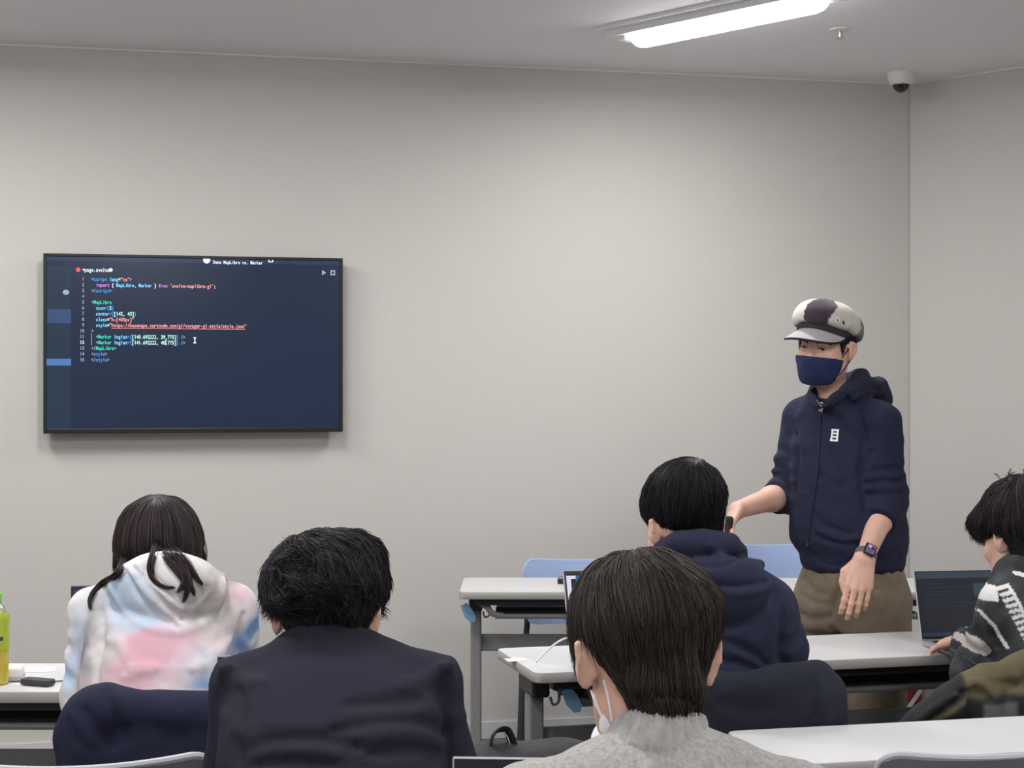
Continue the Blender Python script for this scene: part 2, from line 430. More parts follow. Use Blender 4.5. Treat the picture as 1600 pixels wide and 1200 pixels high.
b = MB(); b.lathe([(.04, 0), (.038, -.004), (.014, -.006)], n=24); b.build('escutcheon', M['white'], t, smooth=True)
b = MB(); b.lathe([(.008, -.004), (.008, -.02), (.006, -.03)], n=12); b.build('body', M['chrome'], t, smooth=True)
b = MB(); b.lathe([(.018, -.032), (.018, -.034), (.004, -.036)], n=16); b.build('deflector', M['chrome'], t)

# ------------------------------------------------------------------ television with the code editor
TOFF = .085
tl, tr, bl, br = [wallpt(*q, TOFF) for q in ((69, 396), (537, 403), (66, 677), (534.5, 675.5))]
tc_ = (tl + tr + bl + br) / 4; TW = ((tr - tl) @ WD + (br - bl) @ WD) / 2; THH = ((tl - bl)[2] + (tr - br)[2]) / 2
tv = thing('television', (tc_[0], tc_[1], tc_[2]), TH, 'large black wall television showing a dark code editor', 'television')
def tvl(x, y):
    d = wallpt(x, y, TOFF) - tc_; return np.array([d @ WD, d[2]])
TB = (.012, .012, .011, .019)                          # bezel left, right, top, bottom
b = MB(); b.box((0, .028, 0), (TW, .035, THH), .004); b.box((0, .055, -.02), (TW * .8, .03, THH * .72), .01); b.build('cabinet', M['black'], tv)
for nm, c, s in (('bezel', (-TW / 2 + TB[0] / 2, .006, 0), (TB[0], .014, THH)), ('bezel', (TW / 2 - TB[1] / 2, .006, 0), (TB[1], .014, THH)),
                 ('bezel', (0, .006, THH / 2 - TB[2] / 2), (TW - TB[0] - TB[1], .014, TB[2])), ('bezel', (0, .006, -THH / 2 + TB[3] / 2), (TW - TB[0] - TB[1], .014, TB[3]))):
    b = MB(); b.box(c, s, .002); b.build(nm, M['black'], tv)
b = MB(); b.box((0, .0755, 0), (.42, .018, .3), .004); b.build('wall_mount', M['dark'], tv)
def scr(nm, r, g, bb, k=1.0): return mat(nm, rgb(10, 12, 18), .22, emit=rgb(r, g, bb), estr=k)
S_bg = scr('screen_editor', 34, 53, 83, .6)
b = MB(); sx0, sx1, sz0, sz1 = -TW / 2 + TB[0], TW / 2 - TB[1], -THH / 2 + TB[3], THH / 2 - TB[2]
b.box(((sx0 + sx1) / 2, .0085, (sz0 + sz1) / 2), (sx1 - sx0, .003, sz1 - sz0)); b.build('screen', S_bg, tv)
def spanel(nm, x0, y0, x1, y1, m, dy=.0066):
    a, c = tvl(x0, y0), tvl(x1, y1); a = np.clip(a, (sx0, sz0), (sx1, sz1)); c = np.clip(c, (sx0, sz0), (sx1, sz1))
    b = MB(); b.box(((a[0] + c[0]) / 2, dy, (a[1] + c[1]) / 2), (abs(c[0] - a[0]), .0006, abs(a[1] - c[1]))); return b.build(nm, m, tv)
spanel('title_bar', 60, 390, 545, 414.5, scr('screen_title', 52, 70, 108, .62))
spanel('side_bar', 60, 415.5, 111, 680, scr('screen_side', 42, 66, 92, .62))
spanel('side_bar_row', 74, 483, 111, 505, scr('screen_row', 62, 88, 134, .8), .0058)
spanel('side_bar_row', 72.5, 560.5, 111, 571, scr('screen_row_selected', 92, 134, 198, .85), .0058)
TC = {k: scr('code_' + k, *c, 1.4) for k, c in dict(white=(225, 235, 245), grey=(140, 155, 175), blue=(60, 140, 225), cyan=(120, 205, 250), pink=(205, 120, 215), salmon=(235, 150, 145), green=(50, 205, 175), red=(235, 80, 80), pale=(190, 240, 225)).items()}
TCK = list(TC); CP = 3.46
def code_line(name, toks, x0, yc, size=8.4, pitch=CP):
    b = MB(); zc = tvl(150, yc)[1]; i = 0; u = (tvl(400, yc)[0] - tvl(150, yc)[0]) / 250
    for s, c in toks:
        for ch in s:
            if ch != ' ':
                V, Fc = glyph(ch); w0, w1 = V[:, 0].min(), V[:, 0].max(); k = size * u
                kx = min(k, pitch * u * .92 / max(w1 - w0, .05)); cx_ = tvl(x0, yc)[0] + (i + .5) * pitch * u
                X = cx_ + (V[:, 0] - (w0 + w1) / 2) * kx; Z = zc + (V[:, 1] - .33) * k
                b._add(np.stack([X, np.full(len(X), .0062), Z], 1), Fc, TCK.index(c))
            i += 1
    return b.build(name, [TC[k] for k in TCK], tv)
LINES = [[('<', 'grey'), ('script', 'blue'), (' lang', 'cyan'), ('=', 'white'), ('"ts"', 'salmon'), ('>', 'grey')],
 [('  import', 'pink'), (' { ', 'white'), ('MapLibre', 'cyan'), (', ', 'white'), ('Marker', 'cyan'), (' } ', 'white'), ('from', 'pink'), (" 'svelte-maplibre-gl'", 'salmon'), (';', 'white')],
 [('</', 'grey'), ('script', 'blue'), ('>', 'grey')], [], [('<', 'grey'), ('MapLibre', 'green')],
 [('  zoom', 'cyan'), ('={', 'blue'), ('5', 'pale'), ('}', 'blue')], [('  center', 'cyan'), ('={', 'blue'), ('[142, 43]', 'pale'), ('}', 'blue')],
 [('  class', 'cyan'), ('=', 'white'), ('"h-[400px]"', 'salmon')],
 [('  style', 'cyan'), ('=', 'white'), ('"https://basemaps.cartocdn.com/gl/voyager-gl-style/style.json"', 'salmon')], [('>', 'grey')],
 [('  <', 'grey'), ('Marker', 'green'), (' lnglat', 'cyan'), ('={', 'blue'), ('[140.692222, 39.775]', 'pale'), ('}', 'blue'), (' />', 'grey')],
 [('  <', 'grey'), ('Marker', 'green'), (' lnglat', 'cyan'), ('={', 'blue'), ('[141.692222, 40.775]', 'pale'), ('}', 'blue'), (' />', 'grey')],
 [('</', 'grey'), ('MapLibre', 'green'), ('>', 'grey')], [('<', 'grey'), ('style', 'blue'), ('>', 'grey')], [('</', 'grey'), ('style', 'blue'), ('>', 'grey')]]
for i, toks in enumerate(LINES):
    y = 436 + 9.0 * i; n = str(i + 1)
    code_line('line_number', [(n, 'white' if i == 11 else 'grey')], 131.5 - CP * len(n), y, 7.6)
    if toks: code_line('code_line', toks, 142.7, y)
code_line('tab_title', [('+page.svelte', 'white')], 128.5, 421.6, 8.8)
code_line('window_title', [('Demo MapLibre vs. Marker', 'white')], 333, 406.4, 7.6, 3.3)
def sdisc(nm, x, y, r, c, n=16, sx=1):
    a = tvl(x, y); u = abs(tvl(x + 1, y)[0] - a[0]); b = MB()
    b._add([(a[0] + r * u * sx * math.cos(2 * PI * k / n), .0060, a[1] + r * u * math.sin(2 * PI * k / n)) for k in range(n)], [tuple(range(n))]); return b.build(nm, TC[c], tv)
sdisc('tab_icon', 122, 421.2, 3.6, 'red'); sdisc('unsaved_dot', 173, 421.6, 3, 'white'); sdisc('side_bar_icon', 103, 456.5, 4.2, 'grey', sx=1.2)
sdisc('avatar_icon', 323, 406, 5.6, 'white'); spanel('screen_icon', 419.5, 404, 427, 409.6, TC['white'], .0061); spanel('screen_icon', 421, 405.2, 425.4, 408.4, S_bg, .0055)
spanel('screen_icon', 516.5, 422, 524, 430, TC['grey'], .0061); spanel('screen_icon', 518.5, 424, 522, 428, S_bg, .0055)
a = [tvl(*q) for q in ((503.5, 421.5), (503.5, 430), (510, 426))]; b = MB(); b._add([(q[0], .006, q[1]) for q in a], [(0, 1, 2)]); b.build('run_icon', TC['grey'], tv)
spanel('link_underline', 174, 513.2, 383, 514, TC['salmon'], .0062)
spanel('text_cursor', 258.6, 530, 259.8, 539, TC['white'], .006)
spanel('mouse_pointer', 303.7, 528, 305.3, 536, TC['white'], .006); spanel('mouse_pointer', 302.2, 527, 306.8, 528.4, TC['white'], .0059); spanel('mouse_pointer', 302.2, 535, 306.8, 536.4, TC['white'], .0059)
spanel('indent_guide', 142.5, 521, 143.4, 539, TC['grey'], .0062)

# ------------------------------------------------------------------ folding desks
DZ = .72
def make_desk(L, D, loc, rz, label, group='folding desks'):
    """local x along the desk, y away from the sitter, origin at the sitter's left corner on the floor"""
    t = thing('folding_desk', loc, rz, label, 'desk', group); c = (L / 2, D / 2)
    b = MB(); b.prism([(x + c[0], y + c[1]) for x, y in roundrect(L - .004, D - .004, .026)], DZ - .027, DZ); b.build('desk_top', M['top'], t)
    b = MB(); o = roundrect(L, D, .028); q = roundrect(L - .003, D - .003, .027); n = len(o)
    V = [(x + c[0], y + c[1], z) for z, R_ in ((DZ - .027, q), (DZ - .025, o), (DZ - .003, o), (DZ - .0005, q)) for x, y in R_]
    Fc = [(i * n + k, i * n + (k + 1) % n, (i + 1) * n + (k + 1) % n, (i + 1) * n + k) for i in range(3) for k in range(n)]
    b._add(V, Fc); b.build('edge_band', M['edge'], t, smooth=True)
    z1 = DZ - .027
    for y in (.055, D - .055):
        b = MB(); b.box((L / 2, y, z1 - .014), (L - .12, .03, .026), .003); b.build('under_rail', M['dark'], t)
    for x in (.10, L - .10):                             # curved shelf brackets
        b = MB(); b.tube(spline([(x - .03 * (1 if x < L / 2 else -1), .07, z1 - .02), (x, .07, z1 - .036), (x + .02 * (1 if x < L / 2 else -1), .07, z1 - .060), (x + .06 * (1 if x < L / 2 else -1), .07, z1 - .069)], 5), .011, 8); b.build('shelf_bracket', M['steel'], t, smooth=True)
    for y, mt, z in ((.070, 'steel', z1 - .070), (.12, 'blackm', z1 - .066), (.17, 'blackm', z1 - .066), (.22, 'blackm', z1 - .066), (D - .10, 'steel', z1 - .066)):  # inner tubes coloured black to stand for the shade under the top
        b = MB(); b.tube([(.13, y, z), (L - .13, y, z)], .0095, 8); b.build('shelf_tube', M[mt], t, smooth=True)
    for x in (.055, L - .055):
        s = 1 if x < L / 2 else -1
        b = MB(); b.box((x, D * .5, (z1 + .06) / 2), (.04, .062, z1 - .06), .006); lg = b.build('leg', M['steel'], t)
        b = MB(); b.box((x, D * .5, z1 - .035), (.05, .15, .06), .008); b.build('fold_hinge', M['dark'], lg)
        b = MB(); b.box((x, D * .5, .052), (.045, D + .06, .035), .008); b.build('foot', M['steel'], t)
        for yy in (.0, D):
            b = MB(); b.lathe([(.012, -.011), (.022, -.009), (.022, .009), (.012, .011)], (x, yy, .0225), 14, R=roty(PI / 2)); b.build('caster', M['blackm'], t, smooth=True)
        # paddle lever, hangs beside the leg
        b = MB(); prof = [(-.012, 0), (.012, 0), (.019, -.03), (.017, -.062), (.006, -.074), (-.010, -.068), (-.018, -.04)]
        Rm = rotx(PI / 2) @ np.eye(3); tilt = roty(-.5 * s) if s > 0 else roty(.5)
        Mx = rotz(0) @ tilt @ np.array([[1, 0, 0], [0, 0, 1], [0, 1, 0]], float)
        b.prism(prof, -.004, .004, M=(Mx, (x + .040 * LEV * s, .045, z1 - .024))); b.build('release_lever', M['lever'], t)
        b = MB(); b.tube(spline([(x + .05 * s, D * .35, z1 - .02), (x + .052 * s, D * .35, z1 - .075), (x + .035 * s, D * .35, z1 - .085), (x + .028 * s, D * .35, z1 - .065)], 4), .004, 6); b.build('bag_hook', M['steel'], t, smooth=True)
    b = MB(); b.box((L / 2, D * .5 + .01, .502), (L - .13, .022, .062), .005); b.build('cross_beam', M['steel'], t)
    return t
def desk_at(pl, rz, L, D, label):
    LL = make_desk(L, D, (pl[0], pl[1], 0), rz, label); return LL
LEV = -1.0
front_desk = desk_at(px(717, 925, 6.0), -.5 * PI / 180, 1.8, .45, 'grey topped folding desk at the front, nearest to the wall, beside the standing man')
LEV = 1.0
A2 = 14.5 * PI / 180
p = np.array([.060, 4.31]); desk_a = desk_at(p, A2, 1.86, .425, 'long folding desk holding both silver laptops, before the navy hoodie')
A3 = 13.4 * PI / 180; far = np.array([.493, 3.556]); n3 = np.array([-math.sin(A3), math.cos(A3)]); D3 = .345
p3 = far - n3 * D3 - np.array([math.cos(A3), math.sin(A3)]) * .06
q = px(1226, 1196, 3.27); p3 = np.array([q[0], q[1]]); D3 = .335
desk_c = desk_at(p3, A3, 1.5, D3, 'empty white folding desk in the right foreground behind the grey seat back')
desk_d = desk_at((-1.74, 4.05), 0, 1.22, .42, 'folding desk at the left carrying the drink bottle')
desk_e = desk_at((-.62, 2.83), 0, 1.0, .40, 'folding desk in front of the man in the suit jacket, mostly below the photograph')
desk_f = desk_at((-.11, 2.15), 3 * PI / 180, 1.1, .40, 'folding desk in front of the man in the grey sweater, below the photograph')

# ------------------------------------------------------------------ chairs
def shell(w, z0, z1, sag, dip, th, y0, lean, corner, n=40, m=8):
    """seat back: curved across, rounded upper corners; local y forward"""
    b = MB(); V = []; Fc = []
    for side in (0, 1):
        for j in range(m + 1):
            v = j / m
            for i in range(n + 1):
                u = -1 + 2 * i / n; hw = w / 2
                zt = z1 - dip * (1 - u * u)
                if abs(u) > 1 - corner / hw: e_ = (abs(u) - 1 + corner / hw) / (corner / hw); zt -= corner * (1 - math.sqrt(max(0, 1 - e_ * e_)))
                zb = z0 + (.03 * (1 - math.sqrt(max(0, 1 - max(0, (abs(u) - .75) / .25) ** 2))))
                z = zb + (zt - zb) * v; x = u * hw * (.94 + .06 * v)
                y = y0 - sag * (1 - u * u) - lean * (z - z0) - side * th
                V.append((x, y, z))
    k = (m + 1) * (n + 1); w1 = n + 1
    for j in range(m):
        for i in range(n):
            a = j * w1 + i; Fc.append((a, a + 1, a + 1 + w1, a + w1)); Fc.append((k + a, k + a + w1, k + a + 1 + w1, k + a + 1))
    for i in range(n):
        Fc.append((i, k + i, k + i + 1, i + 1)); a = m * w1 + i; Fc.append((a, a + 1, k + a + 1, k + a))
    for j in range(m):
        a = j * w1; Fc.append((a, a + w1, k + a + w1, k + a)); a = j * w1 + n; Fc.append((a, k + a, k + a + w1, a + w1))
    return b._add(V, Fc)
def make_chair(sm, rm, label, loc, rz, group, top=.815, w=.46):
    t = thing('chair', loc, rz, label, 'chair', group)
    shell(w, .52, top, .05, .012, .014, -.19, .16, .05).build('backrest', sm, t, smooth=True)
    b = MB(); top_edge = []
    for i in range(41):
        u = -1 + 2 * i / 40; e_ = max(0, (abs(u) - 1 + .05 / (w / 2)) / (.05 / (w / 2))); z = top - .012 * (1 - u * u) - .05 * (1 - math.sqrt(max(0, 1 - e_ * e_)))
        top_edge.append((u * w / 2, -.19 - .05 * (1 - u * u) - .16 * (z - .52) - .007, z))
    b.tube(top_edge, [.003, .006] + [.0075] * 37 + [.006, .003], 8); b.build('backrest_rim', rm, t, smooth=True)
    b = MB(); b.box((0, .03, .435), (.44, .43, .035), .016, seg=3); b.build('seat', sm, t, smooth=True)
    for s in (-1, 1):
        b = MB(); b.tube(spline([(s * .19, -.12, .43), (s * .19, -.20, .46), (s * .185, -.225, .53), (s * .18, -.262, .66)], 4), .012, 8); b.build('back_post', M['dark'], t, smooth=True)
        for y, dy in ((.2, .03), (-.15, -.05)):
            b = MB(); b.tube([(s * .2, y, .425), (s * .215, y + dy, .012)], .0125, 8); lg = b.build('leg', M['dark'], t, smooth=True)
            b = MB(); b.lathe([(.016, 0), (.016, .02), (.013, .025)], (s * .215, y + dy, 0), 10); b.build('glide', M['blackm'], lg, smooth=True)
        b = MB(); b.tube([(s * .203, .2, .38), (s * .203, -.15, .38)], .01, 8); b.build('side_bar', M['dark'], t, smooth=True)
    return t
def chair_floor(x, Y): return (px(x, 900, Y)[0], Y, 0)
# blue seats behind the front desk, turned to the room: their backs lean to the wall
blue = make_chair(M['blue'], M['blue'], 'blue chair behind the front desk below the blank wall', (.245, 6.36, 0), PI, 'blue seats at the wall', top=.775, w=.40)
b2 = make_chair(M['blue'], M['blue'], 'blue chair behind the front desk beside the standing man', (1.02, 6.44, 0), PI, 'blue seats at the wall', top=.825, w=.42)
grey = make_chair(M['grey'], M['rim'], 'empty grey chair with its top rim coloured as lit, at the lower right desk', (px(1512, 0, 2.92)[0], 3.21, 0), 13.4 * PI / 180, 'grey seats of the audience', top=.825)
G_ = dict(group='grey seats of the audience')
dup(grey, (px(96, 0, 2.83)[0] - .03, 3.12, 0), .22, 'grey chair at the lower left corner, only its back corner in view')
dup(grey, (px(268, 0, 3.44)[0], 3.74, 0), 0, 'grey chair under the woman, its back covered by a navy jacket')
dup(grey, (px(1106, 0, 3.72)[0] + .04, 4.01, 0), 10 * PI / 180, 'grey chair under the man in navy hoodie, its back covered by a black jacket')
dup(grey, (px(1622, 0, 4.0)[0] - .03, 4.27, 0), 30 * PI / 180, 'grey chair under the man in patterned knit, its back covered by an olive coat')
dup(grey, (px(520, 0, 2.6)[0] - .06, 2.48, 0), 0, 'grey chair under the man in the suit jacket')
dup(grey, (px(1030, 0, 2.0)[0], 1.90, 0), 5 * PI / 180, 'grey chair under the man in the grey sweater')
WHO = 'GSWNRP'
# ------------------------------------------------------------------ people: shared anatomy
M['skin'] = mat('skin', rgb(226, 180, 160), .5, bump=.08, bscale=500, var=.05, vscale=25, sss=.12)
M['hair'] = mat('hair', rgb(24, 21, 21), .55, attr=True, spec=.22)
M['hair_plain'] = mat('brow_hair', rgb(40, 32, 32), .8); M['trim_dark'] = mat('dark_stitching', rgb(58, 52, 62), .9)
M['eye'] = mat('eye', rgb(225, 222, 218), .15); M['iris'] = mat('iris', rgb(30, 20, 16), .1)
M['trouser_dark'] = mat('dark_trousers', rgb(40, 40, 46), .9, bump=.4, bscale=400)
M['shoe'] = mat('shoe', rgb(34, 32, 34), .6)
M['shoe_sole'] = mat('shoe_sole', rgb(200, 198, 194), .6)
M['maskwhite'] = mat('white_mask', rgb(232, 234, 240), .8, bump=.2, bscale=300)
M['masknavy'] = mat('navy_mask', rgb(32, 44, 88), .85, bump=.3, bscale=600)

def headframe(O, yaw, pitch=0, roll=0, k=1.0):
    R = rotz(yaw) @ rotx(pitch) @ roty(roll)               # local x = own right, y = forward, z = up
    return (lambda x, y, z: O + R @ np.array([x, y, z]) * k), R, k
def add_head(f, HF, ears=True, face=True, jw=.80):
    H, R, k = HF; E = lambda c, r, kk=.0, R2=None: f.add(ell(H(*c), np.array(r) * k, R if R2 is None else R @ R2), kk)
    E((0, -.012, .035), (.076, .096, .088)); E((0, .020, -.03), (.064 * (.5 + .5 * jw), .072, .082), .04); E((0, .046, -.084), (.040, .040, .030), .035)
    for s in (-1, 1):
        f.add(cone(H(s * .052 * jw, .0, -.055), H(s * .028, .055, -.088), .018 * k, .016 * k), .03)
        if face: E((s * .040, .064, -.026), (.025, .020, .022), .02)
    if face:
        f.add(cone(H(-.036, .083, .026), H(.036, .083, .026), .008 * k, .008 * k), .02)
        for s in (-1, 1):
            f.sub(ell(H(s * .032, .098, .006), np.array((.019, .012, .011)) * k, R), .012)
            E((s * .032, .078, .005), (.0165, .0150, .0120), .004)
            f.sub(rbx(H(s * .032, .094, .0045), np.array((.0125, .010, .0027)) * k, .002 * k, R @ roty(s * .12)), .002)
        f.add(cone(H(0, .088, .008), H(0, .111, -.026), .008 * k, .011 * k), .012)
        for s in (-1, 1): E((s * .011, .100, -.031), (.009, .010, .008), .008)
        E((0, .090, -.060), (.022, .010, .006), .008); E((0, .088, -.071), (.018, .010, .006), .008)
    if ears:
        for s in (-1, 1):
            Re = rotz(-s * .45) @ rotx(.12)
            E((s * .080, -.014, -.003), (.0080, .0235, .035), .006, Re)
            E((s * .086, -.018, .002), (.0055, .014, .027), .004, Re)
            f.sub(ell(H(s * .0930, -.010, .001), np.array((.0045, .0075, .013)) * k, R @ Re), .003)
            f.add(chain([H(s * .080, .006, .014), H(s * .086, -.006, .028), H(s * .094, -.026, .020), H(s * .092, -.028, -.004), H(s * .081, -.010, -.030)], .0042 * k, .003), .004)
def add_limbs(f, J, bare=1.0):
    f.add(cone(J['pel'], J['chest'], .098, .092), .03); f.add(cone(J['shL'] + (0, 0, -.012), J['shR'] + (0, 0, -.012), .034, .034), .03)
    f.add(cone(J['chest'], J['neck'] + (0, 0, -.03), .07, .05), .03); f.add(cone(J['neck'] + (0, 0, -.03), J['skull'], .046, .050), .03)
    for s in 'LR':
        f.add(cone(J['sh' + s] + (0, 0, -.012), J['el' + s], .033, .030), .02); m = J['el' + s] + (J['wr' + s] - J['el' + s]) * .3
        f.add(cone(J['el' + s], m, .030 * bare, .033 * bare), .02); f.add(cone(m, J['wr' + s], .033 * bare, .0265), .02)
        f.add(cone(J['hip' + s], J['kn' + s], .075, .05), .05); f.add(cone(J['kn' + s], J['an' + s], .05, .034), .03)
        f.add(cone(J['an' + s], J['toe' + s], .034, .026), .03)
def hand_field(W, y, z, tx, curls, s=1.0, spread=.0, thumb=(0, 0, 0)):
    """hand with palm, four fingers of unequal length and a thumb at the side; W wrist, y finger direction, z back of the hand"""
    y = unit(y); z = unit(np.asarray(z) - y * (np.asarray(z) @ y)); x = np.cross(y, z); Rm = np.stack([x, y, z], 1)
    T = lambda p: np.asarray(W) + Rm @ (np.asarray(p, float) * s); f = Field()
    kb = [(tx * .031, .088, .0), (tx * .0105, .093, .004), (-tx * .0105, .089, .002), (-tx * .030, .079, -.003)]
    ln = [(.042, .025, .021), (.046, .029, .022), (.042, .027, .021), (.034, .020, .019)]
    rr = [.0094, .0096, .0091, .0081]
    for i in range(4):
        f.add(cone(T((kb[i][0] * .5, .0, .0)), T(kb[i]), .0165 * s, .0115 * s), .012)
    f.add(cone(T((tx * .012, .012, -.006)), T((tx * .026, .055, -.010)), .016 * s, .013 * s), .012)
    for i in range(4):
        p = np.array(kb[i]); a = 0; g = Field(); sp = (1.5 - i) * spread * tx
        for j in range(3):
            a += curls[i][j]; d = np.array([math.sin(sp), math.cos(sp) * math.cos(a), -math.sin(a)]); q = p + d * ln[i][j]
            g.add(cone(T(p), T(q), (rr[i] - .0006 * j) * s, (rr[i] - .0006 * (j + 1)) * s), .002 if j else 0)
            if j: g.add(ell(T(p), np.full(3, (rr[i] + .0001) * s)), .003)
            p = q
        f.add(g.prim(T(kb[i]), .13 * s), .0025)
    p = np.array((tx * .022, .018, -.008)); t = Field(); d0 = [(tx * .026, .030, -.006), (tx * (.012 - thumb[0]), .031, -.004 - thumb[1]), (tx * (.004 - thumb[0] * 1.3), .026, -.003 - thumb[1])]
    for j, (d, r0, r1) in enumerate(zip(d0, (.0145, .0115, .0098), (.0115, .0098, .0085))):
        q = p + np.array(d); t.add(cone(T(p), T(q), r0 * s, r1 * s), .004 if j else 0); p = q
    f.add(t.prim(T((tx * .04, .05, 0)), .1 * s), .006)
    return f, T
RELAX = [(.25, .45, .3), (.3, .5, .3), (.35, .5, .35), (.4, .5, .35)]
TYPE = [(.35, .5, .35), (.35, .55, .35), (.35, .55, .35), (.35, .5, .35)]
def bounds(pts, pad):
    A = np.array(pts); return A.min(0) - pad, A.max(0) + pad
def make_body(root, O, f, J, h=.006, mats=None):
    pts = list(J.values()) + [J['head'] + (0, 0, .15), J['head'] + (.1, .12, -.1), J['head'] + (-.1, -.12, 0)] + [J['wrL'] + d for d in ((.14, .14, .1), (-.14, -.14, -.2))] + [J['wrR'] + d for d in ((.14, .14, .1), (-.14, -.14, -.2))]
    lo, hi = bounds(pts, .08); V, Q = surfnet(f, lo, hi, h, 1); return npmesh('body', V, Q, mats or M['skin'], root, O)
def field_obj(name, f, lo, hi, h, mt, root, O, smooth=1, colfn=None, lift=0):
    V, Q = surfnet(f, lo, hi, h, smooth); c = colfn(V) if colfn else None
    return npmesh(name, V, Q, mt, root, O, col=c)
def seated_joints(hip, head, neck, chest, shL, shR, elL, elR, wrL, wrR, yaw=0, splay=.09, kneeY=.40):
    fw = np.array([-math.sin(yaw), math.cos(yaw), 0]); rt = np.array([math.cos(yaw), math.sin(yaw), 0]); hip = np.asarray(hip, float)
    J = dict(pel=hip + (0, 0, .05), chest=chest, neck=neck, head=head, skull=head + (0, 0, -.03), shL=shL, shR=shR, elL=elL, elR=elR, wrL=wrL, wrR=wrR)
    for s, q in (('L', -1), ('R', 1)):
        J['hip' + s] = hip + rt * q * splay; J['kn' + s] = hip + rt * q * (splay + .03) + fw * kneeY + (0, 0, -.03)
        k = J['kn' + s]; J['an' + s] = np.array([k[0], k[1], .085]) - fw * .02; J['toe' + s] = J['an' + s] + fw * .15 + (0, 0, -.045)
    return J
def lower_clothes(root, O, J, mt, h=.011):
    f = Field()
    for s in 'LR':
        f.add(cone(J['hip' + s], J['kn' + s], .094, .068), .05); f.add(cone(J['kn' + s], J['an' + s] + (0, 0, .02), .068, .055), .03)
    f.add(cone(J['hipL'], J['hipR'], .1, .1), .04); f.add(ell(J['pel'] + (0, 0, .05), (.16, .13, .13)), .05)
    f.disp(lambda P: .004 * vnoise(P, 14, 5))
    lo, hi = bounds([J[k] for k in J if k[:2] in ('hi', 'kn', 'an', 'pe')], .16); field_obj('trousers', f, lo, hi, h, mt, root, O)
    for s in 'LR':
        a, t = J['an' + s], J['toe' + s]; d = unit((t - a) * (1, 1, 0)); g = Field(); g.add(cone(a + (0, 0, -.03), t + (0, 0, .012), .046, .04)); g.add(cone(a - d * .03 + (0, 0, -.04), a + (0, 0, .03), .04, .04), .02)
        g.add(cone(t - d * .03, t + d * .06, .038, .032), .02); g.cut(plane((0, 0, .008), (0, 0, -1)), .004)
        lo, hi = bounds([a, t], .12); field_obj('shoe', g, lo, hi, .008, M['shoe'], root, O)

# ---- hair: a mass plus combed strands, one mesh
def hair_mesh(root, O, f, lo, hi, crown, n=1800, nseg=7, seg=.011, w=.0016, seed=1, down=.35, wave=.5, lift=(.001, .003), free=2, tint=(34, 29, 28), var=.5, h=.006, keep=None, extra=None, whorl=.25):
    rg = np.random.default_rng(seed); V, Q = surfnet(f, lo, hi, h, 1)
    P0 = V[rg.integers(0, len(V), n)]
    if keep is not None: P0 = P0[keep(P0)]
    n = len(P0); pts = [P0]; P = P0.copy(); ln = rg.uniform(.7, 1.35, n)[:, None]; lf = rg.uniform(lift[0], lift[1], n)
    D = None
    for k in range(nseg):
        g = grad(f, P); d = P - crown; d /= nrm(d)[:, None] + 1e-9
        d = d + np.array([0, 0, -1]) * down * (1 + k * .35) + np.cross(g, d) * whorl
        d += wave * np.stack([vnoise(P0 + P * .35, 22, s_) for s_ in (1, 2, 3)], 1) + .07 * rg.normal(size=(n, 3))
        inner = k < nseg - free
        d -= g * (d * g).sum(1)[:, None] * (1 if inner else .9); d /= nrm(d)[:, None] + 1e-9
        D = d if D is None else unit_rows(D * .45 + d * .55)
        P = P + D * seg * ln; e = f(P); g = grad(f, P)
        tgt = lf * (1 + .10 * k)
        P = P - g * ((e - tgt) if inner else np.minimum(e - tgt, 0))[:, None]
        pts.append(P)
    S = np.stack(pts, 1); NV, NF, C = strand_tubes(S, np.full(n, w) * rg.uniform(.6, 1.4, n), rg, tint, var)
    base = np.array([lin(t * .8) for t in tint])
    Vs, Fs, Cs = [V, NV], [Q, NF + len(V)], [np.tile(base, (len(V), 1)), C]
    if extra is not None:
        for S2, w2 in extra:
            a, b_, c = strand_tubes(S2, w2, rg, tint, var); Fs.append(b_ + sum(len(x) for x in Vs)); Vs.append(a); Cs.append(c)
    return npmesh('hair', np.concatenate(Vs), np.concatenate(Fs), M['hair'], root, O, col=np.concatenate(Cs))
def unit_rows(a): return a / (nrm(a)[:, None] + 1e-9)
def strand_tubes(S, w, rg, tint, var):
    n, m, _ = S.shape; T = np.gradient(S, axis=1); T /= np.linalg.norm(T, axis=2)[..., None] + 1e-9
    ref = rg.normal(size=(n, 1, 3)); U = np.cross(T, ref); U /= np.linalg.norm(U, axis=2)[..., None] + 1e-9; W = np.cross(T, U)
    t = np.linspace(0, 1, m); prof = np.minimum(1, .35 + t * 2.5) * np.sqrt(np.maximum(1 - t ** 3, .0)) + .03
    r = w[:, None, None] * prof[None, :, None]; ring = [S + r * (math.cos(a) * U + math.sin(a) * W) for a in (0, 2.094, 4.189)]
    V = np.stack(ring, 2).reshape(-1, 3); i = (np.arange(n)[:, None] * m + np.arange(m - 1)[None]).ravel() * 3; F_ = []
    for k in range(3): q = (k + 1) % 3; F_.append(np.stack([i + k, i + q, i + 3 + q, i + 3 + k], 1))
    c = np.array([lin(x) for x in tint])[None] * (1 + var * rg.normal(size=(n, 1)).clip(-1.2, 2.2)) * (1 + .15 * rg.normal(size=(n, 1)) * np.array([[1, .2, -.3]]))
    return V, np.concatenate(F_), np.repeat(np.clip(c, .001, 1), m * 3, 0)
def bundle(pts, n, spread, rg, m=12, w=.0007):
    P = spline(pts, 5); t = np.linspace(0, len(P) - 1, m); B = np.stack([np.interp(t, np.arange(len(P)), P[:, i]) for i in range(3)], 1)
    o = rg.normal(size=(n, 1, 3)) * spread; tp = (1 - .8 * np.linspace(0, 1, m) ** 1.5)[None, :, None]
    return B[None] + o * tp + rg.normal(size=(n, 1, 3)) * spread * .35 * np.linspace(0, 1, m)[None, :, None], np.full(n, w) * rg.uniform(.6, 1.3, n)
